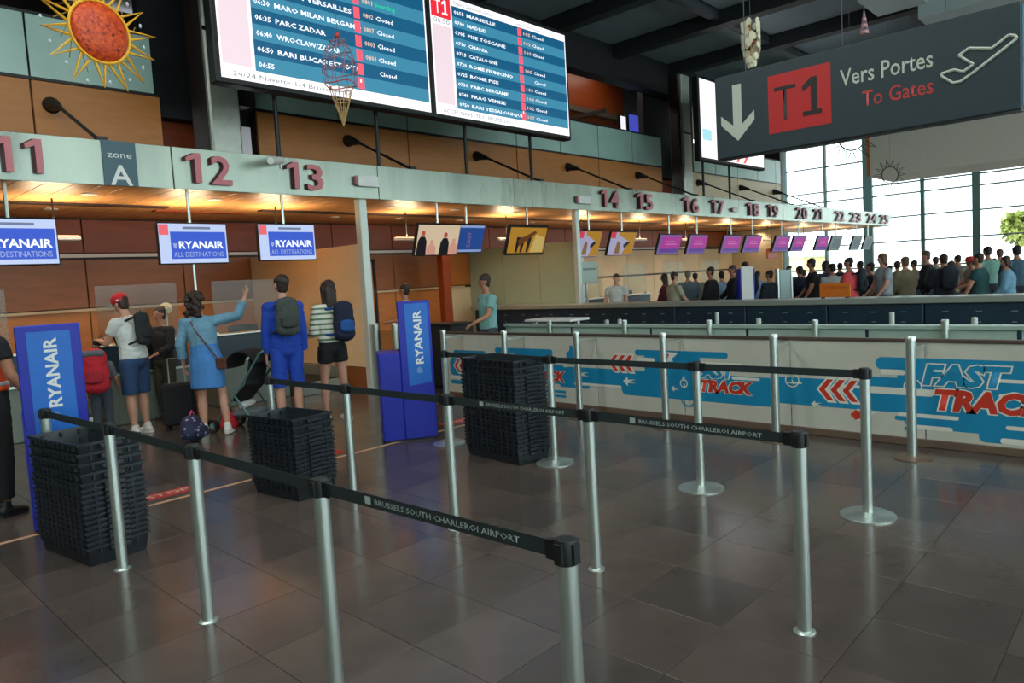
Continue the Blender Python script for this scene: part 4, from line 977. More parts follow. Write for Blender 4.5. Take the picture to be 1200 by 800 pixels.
        if kind == 'hood':
            cap(b, neck-up*.02*s-fw*.05*s-rt*.05*s, neck-up*.02*s-fw*.05*s+rt*.05*s, .05*s, .05*s); cap(b, neck-fw*.06*s, neck-up*.1*s-fw*.09*s, (.09*s, .04*s), (.05*s, .03*s), rt)
        remeshed(b, {'hood': 'hooded_top', 'jacket': 'jacket'}.get(kind, 'shirt'), m, t, vox*1.1*s, 3, .0035)
        if kind == 'dress':
            b = MB(); lo = V3((0, -.02, J['knR'].z+.08*s))
            cap(b, waist, pel-V3((0, 0, .06*s)), (.14*s+g_, .11*s+g_), (.18*s+g_, .14*s+g_), rt); cap(b, pel-V3((0, 0, .06*s)), lo, (.18*s+g_, .14*s+g_), (.205*s, .16*s), rt, m=1)
            remeshed(b, 'skirt', m2 or m, t, vox*1.1*s, 3, .002)
    st, hm = hair[0], hair[1]
    if hm is not None and st != 'bald':
        b = MB()
        cap(b, hc+hu*.055*s-hf*.028*s, hc+hu*.05*s+hf*.004*s, (.082*s, .078*s), (.078*s, .07*s), hr)
        cap(b, hc+hu*.03*s-hf*.03*s, hc-hu*.035*s-hf*.03*s, (.08*s, .066*s), (.066*s, .05*s), hr)
        if st in ('long', 'bob'):
            ln = .22 if st == 'long' else .12
            cap(b, hc-hf*.045*s, hc-hf*.05*s-hu*ln*s, (.09*s, .055*s), (.085*s, .035*s), hr)
            for sx in (1, -1): cap(b, hc+hr*sx*.075*s+hf*.01*s+hu*.04*s, hc+hr*sx*.08*s-hf*.0*s-hu*(ln*.7)*s, (.02*s, .035*s), (.018*s, .03*s), hr)
        if st == 'curly':
            r_ = random.Random(5)
            cap(b, hc-hf*.03*s, hc-hf*.05*s-hu*.12*s, (.095*s, .065*s), (.1*s, .05*s), hr)
            for k in range(26):
                p_ = hc-hf*(.06+.04*r_.random())*s+hr*r_.uniform(-.1, .1)*s+hu*r_.uniform(-.17, .02)*s; cap(b, p_, p_+hu*.01, .026*s, .026*s, n=8, m=2)
            for k in range(60):
                th_ = r_.uniform(0, 6.28); ph_ = r_.uniform(-.9, 1.5)
                d_ = hr*math.cos(th_)*math.cos(ph_)+hf*math.sin(th_)*math.cos(ph_)+hu*math.sin(ph_)
                if d_.dot(hf) > .35 and d_.dot(hu) < .5: continue
                p_ = hc+hu*.02*s-hf*.02*s+d_*.1*s-hu*(.03 if ph_ < 0 else 0)*s; cap(b, p_, p_+d_*.01, .028*s, .024*s, n=8, m=2)
        if st == 'bun': cap(b, hc+hu*.1*s-hf*.075*s, hc+hu*.11*s-hf*.08*s, .035*s, .03*s)
        if st == 'tail': cap(b, hc+hu*.03*s-hf*.1*s, hc-hu*.12*s-hf*.13*s, .026*s, .016*s)
        remeshed(b, 'hair', hm, t, vox*.9*s, 2, .003)
    if shoes:
        for sd, sx in (('R', 1), ('L', -1)):
            an = J['an'+sd]; b = MB()
            cap(b, an-V3((0, .03*s, .035*s)), an+V3((sx*.015*s, .13*s, -.055*s)), (.045*s, .042*s), (.05*s, .026*s), rt); cap(b, an+V3((0, -.01*s, .02*s)), an-V3((0, 0, .02*s)), .045*s, .047*s)
            z0 = an.z-.082*s
            so = MB(); n = 20; pts = []
            for k in range(n):
                a_ = 2*math.pi*k/n; pts.append((an.x+sx*.007*s+math.cos(a_)*.05*s, an.y+.045*s+math.sin(a_)*.135*s))
            so.prism(pts, (V3((0, 0, 0)), V3((1, 0, 0)), V3((0, 1, 0)), V3((0, 0, 1))), z0, z0+.028*s)
            o_ = remeshed(b, 'shoe', shoes, t, .011*s, 2); so.build('sole', shoes if shoes is shoe_w else shoe_d, o_)
    return t, J
def world_of(t, p): return t.matrix_basis @ p if False else (Matrix.Translation(t.location) @ Matrix.Rotation(t.rotation_euler.z, 4, 'Z') @ p)
def backpack(label, per, J, m, m2=None, w_=.3, h_=.44, d_=.17, dz=0, straps=True, group=None, dx=0):
    t = thing('backpack', label, 'backpack', per.location.copy(), per.rotation_euler.z, group)
    s = J['s']; c = J['chest']-J['fw']*(.12*s+d_/2+.03)+V3((dx, 0, dz)); up = J['up']
    b = MB()
    for z, ws in ((-.36, 1), (-.1, 1.02), (.2, .95)):
        cap(b, c+up*(z*h_), c+up*((z+.2)*h_), (w_/2*ws, d_/2*ws), (w_/2*ws*.94, d_/2*ws*.92), V3((1, 0, 0)))
    o = remeshed(b, 'bag_body', m, t, .014, 4, .003)
    b = MB(); cap(b, c-up*.22*h_-J['fw']*d_*.45, c-up*.02*h_-J['fw']*d_*.43, (w_*.36, .04), (w_*.34, .035), V3((1, 0, 0)))
    remeshed(b, 'front_pocket', m2 or m, t, .012, 3)
    if straps:
        for sx in (1, -1):
            sh = J['sh'+('R' if sx > 0 else 'L')]; x = sx*.11*s; f_ = J['fw']
            pts = [c+V3((sx*.09, 0, 0))+up*h_*.38+f_*d_*.3, J['neck']-up*.06*s+V3((x, 0, 0))+f_*-.03, J['neck']-up*.045*s+V3((x, 0, 0))+f_*.04, J['chest']+V3((x, 0, 0))+f_*.145*s, J['waist']+V3((sx*.15*s, 0, 0))+f_*.06, c+V3((sx*w_*.42, 0, 0))-up*h_*.35+f_*d_*.2]
            MB().tube(pts, .016, 8).build('shoulder_strap', m2 or black, t)
    MB().tube([c+up*h_*.5+V3((-.03, 0, 0)), c+up*h_*.56, c+up*h_*.5+V3((.03, 0, 0))], .008, 6).build('top_handle', black, t)
    return t
AW = math.atan2(CF and Fv.y, Fv.x)         # heading straight away from the camera
LEFT = AW+math.pi/2; RIGHT = AW-math.pi/2
def gp(x, y): p = at(x, y, 'Z', 0); return V3((p.x, p.y, 0))

# man in a red and white cap
blu = cloth('denim', (40, 66, 104)); whi = cloth('white', (206, 210, 206)); cob = cloth('cobalt', (24, 66, 170))
P1, J1 = person('man in red and white cap, white t-shirt and denim shorts looking down at his hands', gp(166, 508), LEFT-.25, 1.84, skin_a, lean=(0, .1, 1),
    arms={'R': ((.1, .5, -.85), (-.45, .85, .15)), 'L': ((-.1, .5, -.85), (.45, .85, .12))}, look=(0, .45), top=('tee', whi, .55), bottom=('shorts', blu, .95), hair=('short', hair_b), shoes=shoe_w, vox=.01, build=1.08)
s_ = J1['s']; b = MB(); hc, hu, hf, hr = J1['hc'], J1['hu'], J1['hf'], J1['hr']
capc = thing('cap', 'red and white baseball cap on the man looking down', 'cap', P1.location.copy(), P1.rotation_euler.z)
capred = cloth('cap_red', (190, 36, 44))
cap(b, hc+hu*.07*s_-hf*.02*s_, hc+hu*.068*s_+hf*.01*s_, (.102*s_, .085*s_), (.098*s_, .08*s_), hr); remeshed(b, 'crown', capred, capc, .01, 3)
b = MB(); cap(b, hc+hu*.045*s_+hf*.07*s_, hc+hu*.03*s_+hf*.15*s_, (.075*s_, .012), (.05*s_, .01), hr); remeshed(b, 'peak', whi, capc, .008, 2)
b = MB(); cap(b, hc+hu*.045*s_-hf*.05*s_, hc+hu*.045*s_-hf*.03*s_, (.095*s_, .03), (.098*s_, .03), hr); remeshed(b, 'side_panel', whi, capc, .01, 2)
backpack('dark backpack on the back of the man in the white t-shirt', P1, J1, cloth('charcoal', (34, 38, 42)), None, .26, .42, .13)
t = thing('held_bag', 'small black pouch held in front of the man in the cap', 'bag', P1.location.copy(), P1.rotation_euler.z)
c = (J1['wrR']+J1['wrL'])/2+V3((0, .08, -.03)); b = MB(); cap(b, c-V3((.06, 0, 0)), c+V3((.06, 0, 0)), .05, .045); remeshed(b, 'pouch', cloth('black', (20, 20, 24)), t, .012, 2)
MB().tube([c+V3((-.07, 0, .02)), c+V3((0, 0, .09)), c+V3((.07, 0, .02))], .006, 6).build('pouch_strap', black, t)
# child
P2, J2 = person('small child with dark hair and grey clothes carrying a red backpack', gp(124, 516), AW+.35, 1.2, skin_b, arms={'R': ((.25, .2, -1), (.0, .6, -.8))}, top=('tee', cloth('grey', (86, 92, 96)), .8), bottom=('trousers', cloth('grey2', (60, 66, 76)), 1.9), hair=('short', hair_d), shoes=shoe_d, vox=.012, build=1.05)
backpack('bright red backpack with grey side panels on the small child', P2, J2, cloth('red', (178, 26, 40)), cloth('red2', (150, 22, 36)), .32, .5, .2, dz=.02)
b = MB()
t = thing('backpack_cover', 'grey flap over the top of the red backpack', 'flap', P2.location.copy(), P2.rotation_euler.z)
c = J2['chest']-J2['fw']*.26+V3((0, 0, .24)); cap(b, c-V3((.09, 0, 0)), c+V3((.09, 0, 0)), .045, .045); remeshed(b, 'flap', cloth('grey', (86, 92, 96)), t, .012, 2)
# woman in the blue dress
P3, J3 = person('curly-haired woman in a light denim jacket and blue dress raising her right arm', gp(250, 508), AW+.1, 1.8, skin_a, lean=(-.12, .05, 1),
    arms={'R': ((.85, .3, .15), (.35, .3, .95)), 'L': ((-.25, -.1, -1), (-.05, .3, -1))}, legs={'R': ((.16, .0, -1), (.1, -.12, -1)), 'L': ((-.02, .05, -1), (.0, -.04, -1))}, look=(.35, .05),
    top=('dress', cloth('denim_light', (104, 148, 172)), 1.75, cloth('dress_blue', (66, 124, 186))), hair=('curly', hair_b), shoes=shoe_w, vox=.01)
t = thing('shoulder_bag', 'small brown leather bag on a long strap at the hip of the woman in blue', 'bag', P3.location.copy(), P3.rotation_euler.z)
bm_ = mat('leather_brown', (92, 48, 34), .45, noise=.1); c = J3['pel']+V3((.21, -.1, -.0))
MB().bev(c.x-.06, c.x+.06, c.y-.03, c.y+.03, c.z-.16, c.z-.02, .012).build('bag_body', bm_, t); MB().bev(c.x-.062, c.x+.062, c.y-.035, c.y+.032, c.z-.07, c.z-.018, .01).build('bag_flap', bm_, t)
MB().tube([c+V3((-.03, -.035, -.02)), J3['waist']+V3((.08, -.135, .02)), J3['chest']+V3((-.02, -.14, 0)), J3['neck']+V3((-.07, -.08, -.06)), J3['neck']+V3((-.085, .0, -.02))], .009, 6).build('shoulder_strap', bm_, t)
# person between them at the desk
pz = at_depth(187, 365, 10.2)
P4, J4 = person('person in dark clothes facing the camera between the cap man and the woman in blue', (pz.x, pz.y, 0), AW+math.pi-.3, 1.62, skin_b, arms={'R': ((.2, .3, -1), (-.3, .7, -.3)), 'L': ((-.2, .3, -1), (.3, .7, -.3))}, top=('tee', cloth('black', (20, 20, 24)), 1.8), bottom=('trousers', cloth('olive', (54, 52, 36)), 1.9), hair=('bun', hair_d), shoes=shoe_d, vox=.012)
t = thing('paper_cup', 'pale round lamp shade standing on the desk behind the curly-haired woman', 'lamp', (4.15, 11.3, 1.15)); MB().lathe([(.03, 0), (.015, .02), (.012, .35)], n=12).build('stem', steel, t); MB().ball((0, 0, .45), .09, 14).build('shade', mat('shade_pale', (240, 226, 190), .5), t, True)
t.name = 'desk_lamp'
# man in blue
P5, J5 = person('tall man in blue hooded jacket and blue shorts seen from behind at desk thirteen', gp(343, 503), AW+.55, 1.95, skin_a, arms={'R': ((.12, .0, -1), (.05, .25, -1)), 'L': ((-.14, .0, -1), (-.04, .2, -1))}, look=(-.5, .0), top=('hood', cob, 1.95), bottom=('shorts', cob, .98), hair=('short', hair_b), shoes=shoe_d, vox=.01, build=.93)
backpack('dark grey-green backpack on the back of the man in blue', P5, J5, cloth('slate', (62, 70, 66)), cloth('slate2', (50, 57, 54)), .3, .44, .16)
# striped woman
strp = mat('cloth_stripe', (222, 222, 206), .85); nt = strp.node_tree; bs = nt.nodes['Principled BSDF']; tc = nt.nodes.new('ShaderNodeTexCoord'); wv = nt.nodes.new('ShaderNodeTexWave'); wv.bands_direction = 'Z'; wv.inputs['Scale'].default_value = 4.6
cr = nt.nodes.new('ShaderNodeValToRGB'); cr.color_ramp.interpolation = 'CONSTANT'; cr.color_ramp.elements[0].color = rgb(96, 120, 92); cr.color_ramp.elements[1].position = .3; cr.color_ramp.elements[1].color = rgb(224, 224, 208)
nt.links.new(tc.outputs['Object'], wv.inputs[0]); nt.links.new(wv.outputs[1], cr.inputs[0]); nt.links.new(cr.outputs[0], bs.inputs['Base Color'])
P6, J6 = person('brown-haired woman in striped shirt and black shorts waiting at desk thirteen', gp(396, 492), AW+.75, 1.86, skin_a, arms={'R': ((.12, .15, -1), (-.1, .9, -.2)), 'L': ((-.12, .15, -1), (.1, .9, -.15))}, legs={'R': ((.05, -.05, -1), (.02, -.05, -1)), 'L': ((-.03, .16, -1), (-.02, .0, -1))}, look=(-.3, .05), top=('crop', strp, 1.8), bottom=('shorts', cloth('black', (20, 20, 24)), .42), hair=('long', hair_b), shoes=shoe_w, vox=.01)
backpack('black and blue backpack on the woman in the striped shirt', P6, J6, cloth('navy', (18, 26, 50)), cloth('blue_pocket', (24, 74, 140)), .3, .46, .2, dz=-.05, dx=.06)
# staff at the left edge
P10, J10 = person('staff member in black top with orange hi-vis vest cut off by the left edge', gp(-2, 604), AW-.25, 1.82, skin_b, arms={'R': ((.35, .05, -1), (.2, .5, -.9))}, top=('tee', cloth('black', (20, 20, 24)), .5), bottom=('trousers', cloth('black', (20, 20, 24)), 1.85), hair=('short', hair_d), shoes=shoe_d, vox=.011, build=1.1)
ves = mat('hivis_orange', (240, 84, 16), .6); b = MB(); s_ = J10['s']; rt_ = V3((1, 0, 0))
cap(b, J10['pel']+V3((0, 0, .08)), J10['waist'], (.2*s_, .155*s_), (.185*s_, .145*s_), rt_, m=1); cap(b, J10['waist'], J10['chest'], (.185*s_, .145*s_), (.205*s_, .15*s_), rt_); cap(b, J10['chest'], J10['neck']-V3((0, 0, .06)), (.2*s_, .148*s_), (.13*s_, .1*s_), rt_)
ov = remeshed(b, 'hivis_vest', ves, P10, .012, 3, .003)
b = MB(); cap(b, J10['waist']+V3((0, 0, -.02)), J10['waist']+V3((0, 0, .0)), (.2*s_, .16*s_), (.2*s_, .16*s_), rt_, m=1); remeshed(b, 'reflective_band', mat('reflective', (196, 206, 210), .35), ov, .01, 1)
t = thing('pink_bag', 'bright pink bag hanging beside the staff member at the left edge', 'bag', P10.location.copy(), P10.rotation_euler.z)
b = MB(); c = J10['wrR']+V3((.02, .02, -.26)); cap(b, c-V3((0, 0, .06)), c+V3((0, 0, .05)), (.12, .06), (.1, .045), V3((0, 1, 0))); remeshed(b, 'bag_body', cloth('pink', (214, 70, 140)), t, .012, 3)
MB().tube([c+V3((0, -.06, .08)), c+V3((0, 0, .2)), c+V3((0, .06, .08))], .006, 6).build('bag_handle', cloth('pink', (214, 70, 140)), t)
# two people behind
pz = at_depth(474, 333, 12.3)
P8, J8 = person('person in white shirt standing partly behind the front blue stand', (pz.x, pz.y, 0), LEFT-.2, 1.76, skin_b, arms={'R': ((.0, .3, -1), (0, 1, -.1)), 'L': ((.0, .3, -1), (0, 1, -.1))}, top=('tee', whi, .6), bottom=('trousers', cloth('black', (20, 20, 24)), 1.9), hair=('short', hair_b), shoes=shoe_d, vox=.013)
pz = at_depth(569, 323, 11.0)
P9, J9 = person('man in pale teal t-shirt behind the low barrier, before the green partition', (pz.x, pz.y, 0), LEFT+.5, 1.84, skin_b, arms={'R': ((.12, -.3, -1), (.1, .35, -1)), 'L': ((-.25, .45, -1), (-.1, .95, -.35))}, look=(.1, .15), top=('tee', cloth('teal_tee', (120, 168, 164)), .6), bottom=('trousers', cloth('grey2', (60, 66, 76)), 1.9), hair=('short', hair_b), shoes=shoe_d, vox=.012)

# crowd beyond the long counter: (px, py of head top, depth, turn, skin, top, colour, sleeves, hair, bag colour, label)
CR_ = [
 (722, 321, 16.6, 2.6, skin_a, whi, 'white', .6, ('short', hair_d), None, 'clerk in white shirt behind desk fourteen'),
 (779, 321, 17.0, 1.2, skin_b, cloth('maroon', (92, 28, 36)), '', 1.9, ('long', hair_d), None, 'dark-haired person in maroon top at the desks'),
 (789, 319, 15.7, -1.3, skin_a, cloth('khaki', (160, 158, 134)), '', .7, ('short', hair_b), None, 'person in pale khaki shirt leaning at the counter'),
 (806, 317, 17.5, .2, skin_a, cloth('greyblue', (96, 110, 118)), '', 1.9, ('short', hair_g), None, 'grey-haired person in grey-blue jacket at the desks'),
 (833, 313, 15.8, 1.0, skin_b, cloth('black', (20, 20, 24)), '', 1.9, ('short', hair_d), None, 'person in black jacket right of the leaning person'),
 (846, 318, 17.2, .4, skin_a, cloth('lightblue', (140, 170, 196)), '', 1.9, ('tail', hair_d), None, 'person in light blue shirt behind the black jacket'),
 (859, 311, 16.3, 1.4, skin_b, cloth('black', (20, 20, 24)), '', 1.9, ('short', hair_b), None, 'brown-haired person in black left of the white kiosk'),
 (873, 307, 17.2, .0, skin_b, cloth('navy', (18, 26, 50)), '', 1.9, ('short', hair_d), None, 'person in navy just behind the white kiosk'),
 (902, 317, 15.5, .6, skin_b, cloth('ink', (24, 34, 44)), '', 1.9, ('short', hair_d), None, 'person in dark ink jacket right of the white kiosk'),
 (937, 312, 16.4, .1, skin_b, cloth('navy', (18, 26, 50)), '', .7, ('short', hair_d), None, 'person in navy t-shirt and white trousers by the orange board'),
 (952, 303, 15.4, 1.3, skin_b, cloth('black', (20, 20, 24)), '', .6, ('short', hair_d), None, 'man in black t-shirt left of the orange board'),
 (968, 306, 16.8, .4, skin_b, cloth('navy', (18, 26, 50)), '', 1.9, ('bob', hair_d), None, 'person in navy behind the orange board'),
 (975, 309, 15.3, .0, skin_b, cloth('offwhite', (176, 180, 178)), '', .7, ('short', hair_d), None, 'person in off-white top over the orange board'),
 (995, 302, 14.4, .9, skin_b, cloth('coral', (206, 70, 76)), '', .7, ('short', hair_d), cloth('ink', (24, 34, 44)), 'man in coral red t-shirt right of the orange board'),
 (1008, 306, 18.0, .3, skin_b, cloth('grey', (86, 92, 96)), '', 1.9, ('short', hair_d), None, 'dark-haired person in grey behind the coral t-shirt'),
 (1020, 308, 15.4, 1.6, skin_b, cloth('ink', (24, 34, 44)), '', .7, ('short', hair_d), None, 'person in dark top holding papers'),
 (1035, 297, 14.6, 1.5, skin_a, cloth('silver', (150, 160, 166)), '', .6, ('bob', hair_l), None, 'tall person with bushy hair in silver grey top'),
 (1052, 306, 17.5, .2, skin_a, cloth('greyblue', (96, 110, 118)), '', 1.9, ('short', hair_b), None, 'person in grey-blue behind the khaki coat'),
 (1061, 301, 15.0, .2, skin_a, cloth('khaki_coat', (116, 106, 80)), '', 1.9, ('short', hair_l), None, 'person in khaki coat with light brown hair'),
 (1087, 294, 15.8, 1.0, skin_a, cloth('black', (20, 20, 24)), '', 1.9, ('short', hair_l), None, 'light-haired man in black jacket with a pale stripe'),
 (1106, 298, 14.4, -.1, skin_b, cloth('darknavy', (32, 36, 48)), '', 1.9, ('short', hair_b), cloth('darknavy2', (38, 42, 54)), 'broad person in dark navy jacket in the middle of the crowd'),
 (1123, 299, 18.6, .3, skin_b, cloth('taupe', (110, 104, 96)), '', 1.9, ('short', hair_d), None, 'dark-haired person in taupe behind the navy jacket'),
 (1137, 301, 17.4, 1.2, skin_a, cloth('sand', (150, 134, 110)), '', .7, ('long', hair_l), None, 'person in sand-coloured top left of the teal t-shirt'),
 (1148, 297, 13.7, .7, skin_a, cloth('teal_dark', (30, 72, 74)), '', .6, ('short', hair_b), None, 'man in dark teal t-shirt with bent arm'),
 (1158, 289, 16.6, .2, skin_b, cloth('seafoam', (110, 156, 142)), '', .7, ('short', hair_d), None, 'tall man in sea-green shirt'),
 (1172, 292, 17.8, -.5, skin_a, cloth('black', (20, 20, 24)), '', 1.9, ('short', hair_l), None, 'light-haired person in black beside the denim jacket'),
 (1180, 300, 13.6, .9, skin_a, cloth('denim_light', (104, 148, 172)), '', 1.9, ('bob', hair_b), None, 'person in light denim jacket near the right edge'),
 (1072, 305, 18.5, .5, skin_b, cloth('grey', (86, 92, 96)), '', 1.9, ('short', hair_d), None, 'dark-haired person in grey between the khaki coat and the black jacket'),
 (1165, 303, 19.0, .2, skin_a, cloth('offwhite', (176, 180, 178)), '', .7, ('bob', hair_b), None, 'person in off-white far back left of the denim jacket'),
 (925, 312, 18.5, .4, skin_b, cloth('grey', (86, 92, 96)), '', 1.9, ('short', hair_d), None, 'person in grey half behind the glass stand'),
 (942, 316, 20.0, .3, skin_a, cloth('taupe', (110, 104, 96)), '', 1.9, ('short', hair_l), None, 'light-haired person in taupe far back by the orange board'),
 (984, 308, 19.5, -.4, skin_b, cloth('ink', (24, 34, 44)), '', 1.9, ('short', hair_d), None, 'dark-haired person in ink jacket left of the coral t-shirt, far back'),
 (1043, 312, 19.0, .8, skin_b, cloth('black', (20, 20, 24)), '', 1.9, ('short', hair_d), None, 'person in black far back right of the silver grey top'),
 (1097, 301, 19.5, .2, skin_a, cloth('seafoam', (110, 156, 142)), '', .7, ('short', hair_b), None, 'person in sea-green between the two dark jackets, far back'),
 (1115, 306, 16.4, 1.5, skin_a, cloth('sand', (150, 134, 110)), '', .7, ('tail', hair_b), None, 'person in sand top with tied hair right of the navy jacket'),
 (1150, 300, 19.0, .5, skin_b, cloth('darknavy', (32, 36, 48)), '', 1.9, ('short', hair_d), None, 'person in dark navy far back behind the teal t-shirt'),
 (815, 320, 19.5, .3, skin_b, cloth('taupe', (110, 104, 96)), '', 1.9, ('short', hair_d), None, 'person in taupe far back left of the black jacket at the desks'),
 (888, 318, 18.5, -.3, skin_a, cloth('lightblue', (140, 170, 196)), '', .7, ('short', hair_b), None, 'person in light blue behind the white kiosk'),
 (1192, 288, 15.2, .1, skin_b, cloth('steelblue', (58, 88, 104)), '', 1.9, ('short', hair_d), None, 'tall man in steel blue jacket at the right edge'),
]
for k, (x, y, dp, tn, sk, tm_, _, sl, hr_, bag, lab) in enumerate(CR_):
    p = at_depth(x, y, dp); H_ = min(max(p.z, 1.52), 1.95)
    r_ = random.Random(k)
    ar = {'R': ((.15, .2+.3*r_.random(), -1), (-.1, .3+.6*r_.random(), -.6)), 'L': ((-.15, .1+.3*r_.random(), -1), (.1, .3+.6*r_.random(), -.7))}
    q, J = person(lab, (p.x, p.y, 0), AW+tn, H_, sk, arms=ar, look=(r_.uniform(-.5, .5), r_.uniform(0, .2)), top=('tee' if sl < 1 else 'jacket', tm_, sl), bottom=('trousers', whi if 'white trousers' in lab else cloth(['ink', 'black', 'darknavy', 'grey2'][k % 4], ((24, 34, 44), (20, 20, 24), (32, 36, 48), (60, 66, 76))[k % 4]), 1.9), hair=hr_, shoes=shoe_d, vox=.02, build=1.25)
    if bag: backpack('dark backpack worn by the '+lab.split(' ')[0]+' '+' '.join(lab.split(' ')[1:5]), q, J, bag)
# red hat in the crowd
p = at_depth(1140, 302, 15.2)
q, J = person('person in a red sun hat bending forward in the crowd', (p.x, p.y, 0), AW+1.2, 1.66, skin_b, arms={'R': ((.1, .5, -1), (0, .9, -.3)), 'L': ((-.1, .5, -1), (0, .9, -.3))}, look=(0, .4), top=('tee', cloth('sand', (150, 134, 110)), .6), bottom=('trousers', cloth('black', (20, 20, 24)), 1.9), hair=('short', hair_b), shoes=shoe_d, vox=.02)
t = thing('sun_hat', 'red sun hat worn in the middle of the crowd', 'hat', q.location.copy(), q.rotation_euler.z)
c = J['hc']; MB().lathe([(.19, .03), (.19, .036), (.1, .05), (.095, .1), (.07, .135), (0, .145)], n=24).build('hat_body', capred, t, True).location = (c.x, c.y, c.z)
MB().lathe([(.1, .052), (.101, .075)], n=24).build('hat_band', black, t).location = (c.x, c.y, c.z)

# ------------------------------------------------------------------ check-in desks under the canopy
dk_side = mat('desk_grey', (112, 122, 112), .5, noise=.05); dk_blue = mat('desk_blue', (28, 52, 66), .4, noise=.1)
def desk(label, x, y=11.0, scale=True):
    t = thing('check_in_desk', label, 'desk', (x, y, 0))
    MB().bev(0, 1.15, .03, .7, .0, .72, .01).build('body', dk_side, t); MB().bev(0, 1.15, 0, .12, .74, 1.12, .01).build('front_screen', dk_blue, t)
    MB().bev(-.02, 1.17, -.05, .3, 1.12, 1.15, .008).build('top_shelf', steel, t); MB().bev(0, 1.15, .12, .75, .72, .75, .006).build('worktop', dk_side, t)
    MB().bev(-.01, 1.16, -.01, .03, .70, .735, .004).build('trim', steel, t)
    if scale:
        w_ = thing('luggage_scale', 'low steel luggage scale and conveyor beside the '+label.split(' under')[0].replace('check-in desk', 'desk')+' under'+label.split(' under')[1], 'conveyor', (x+1.2, y-.3, 0))
        MB().bev(0, .75, 0, 1.4, 0, .22, .01).build('base', steel, w_); MB().box(.06, .69, .03, 1.38, .22, .235).build('belt', black, w_)
        MB().bev(0, .05, 0, 1.4, .22, .42, .01).build('side_guard', dk_side, w_); MB().bev(.7, .75, 0, 1.4, .22, .42, .01).build('side_guard', dk_side, w_)
    c = thing('plexiglass_screen', 'clear plexiglass screen standing on the '+label, 'screen', (x, y, 1.15))
    MB().box(.02, 1.1, .1, .108, .02, .82).build('pane', plexi, c); MB().box(.02, .06, .06, .15, 0, .025).build('foot', steel, c); MB().box(1.06, 1.1, .06, .15, 0, .025).build('foot', steel, c)
    m_ = thing('desk_computer', 'dark computer screen on the '+label, 'computer', (x+.62, y+.42, .75))
    MB().bev(-.24, .24, -.02, .02, .2, .5, .01).build('display', black, m_); MB().box(-.03, .03, -.01, .03, .02, .22).build('stand', black, m_); MB().box(-.1, .1, -.08, .1, 0, .02).build('base', black, m_)
desk('check-in desk under number eleven', 1.05); desk('check-in desk under number twelve', 3.15, scale=False); desk('check-in desk under number thirteen', 4.75)
desk('check-in desk under number fourteen', 13.6, 10.9); desk('check-in desk under number fifteen', 15.6, 10.9); desk('check-in desk under number sixteen', 17.6, 10.9); desk('check-in desk under number seventeen', 19.8, 10.9, False)
# glass gate posts by the canopy post
t = thing('glass_gate', 'glass swing gate between two steel posts right of the canopy post', 'gate', (6.95, 9.6, 0))
for y in (-.16, .38): MB().lathe([(.055, 0), (.055, 1.12), (.045, 1.14), (0, 1.14)], n=16).build('post', steel, t).location = (0, y, 0)
MB().box(-.008, .008, -.1, .32, .12, 1.02).build('pane', plexi, t)
t = thing('dark_cabinet', 'dark low cabinet left of the front blue stand', 'cabinet', (7.5, 9.0, 0)); MB().bev(0, .5, -.3, .45, .05, 1.05, .01).build('body', dark, t); MB().bev(-.01, .51, -.31, .46, 1.05, 1.08, .005).build('worktop', blackm, t); MB().box(.04, .46, -.27, .42, 0, .05).build('plinth', black, t)
t = thing('shelf_table', 'small pale shelf table before the green partition wall', 'table', (8.6, 7.6, 0)); MB().bev(0, .5, -.5, .5, 1.02, 1.06, .01).build('tabletop', white, t)
for y in (-.45, .45): MB().box(.2, .26, y-.03, y+.03, 0, 1.02).build('leg', steel, t)
# kiosk, gate and board in the crowd
p = at_depth(875, 312, 14.9); t = thing('kiosk', 'tall white kiosk panel with blue sides standing among the crowd', 'kiosk', (p.x, p.y, 0), AW-math.pi/2)
MB().bev(-.13, .13, -.03, 0, .05, p.z, .01).build('front_panel', white, t); MB().bev(-.17, .17, 0, .25, .0, p.z-.04, .02).build('body', bdeep, t)
p = at_depth(918, 316, 15.5); t = thing('tall_glass_case', 'tall pale glass stand left of the orange board', 'stand', (p.x, p.y, 0), AW-math.pi/2)
MB().bev(-.12, .12, -.1, .1, .1, p.z, .008).build('pane', mat('frost', (170, 196, 196), .2), t); MB().box(-.16, -.13, -.1, .1, 0, p.z+.03).build('frame', steel, t); MB().box(.13, .16, -.1, .1, 0, p.z+.03).build('frame', steel, t)
t = thing('orange_board', 'small orange board standing on the ledge of the long counter', 'sign', (12.62, 0, 1.1)); a = at(961, 350, 'X', 12.62); b_ = at(997, 350, 'X', 12.62)
om = mat('orange_board', (214, 112, 22), .5, noise=.05); MB().bev(-.012, .012, b_.y, a.y, .02, .26, .005).build('panel', om, t); MB().box(-.06, .06, b_.y+.04, b_.y+.07, 0, .02).build('foot', blackm, t); MB().box(-.06, .06, a.y-.07, a.y-.04, 0, .02).build('foot', blackm, t)
fr = (V3((-.013, 0, 0)), V3((0, -1, 0)), V3((0, 0, 1)), V3((-1, 0, 0))); text('lettering', 'ATTENTION', fr, -a.y+.06, .15, .06, mat('board_dark_orange', (140, 60, 10), .5), t, wid=.4, off=.001)
t = thing('hanging_notice', 'small dark orange hanging panel under the screens left of the glass front', 'sign', (23.2, 10.4, 0)); a = at(900, 303, 'Y', 10.4); b_ = at(911, 291, 'Y', 10.4)
MB().bev(a.x-23.2, b_.x-23.2, 0, .06, a.z, b_.z, .01).build('panel', mat('deep_orange', (176, 74, 20), .5, emit=.3), t); MB().tube([((a.x+b_.x)/2-23.2, .03, b_.z), ((a.x+b_.x)/2-23.2, .03, 3.22)], .015, 6).build('hanger', blackm, t)
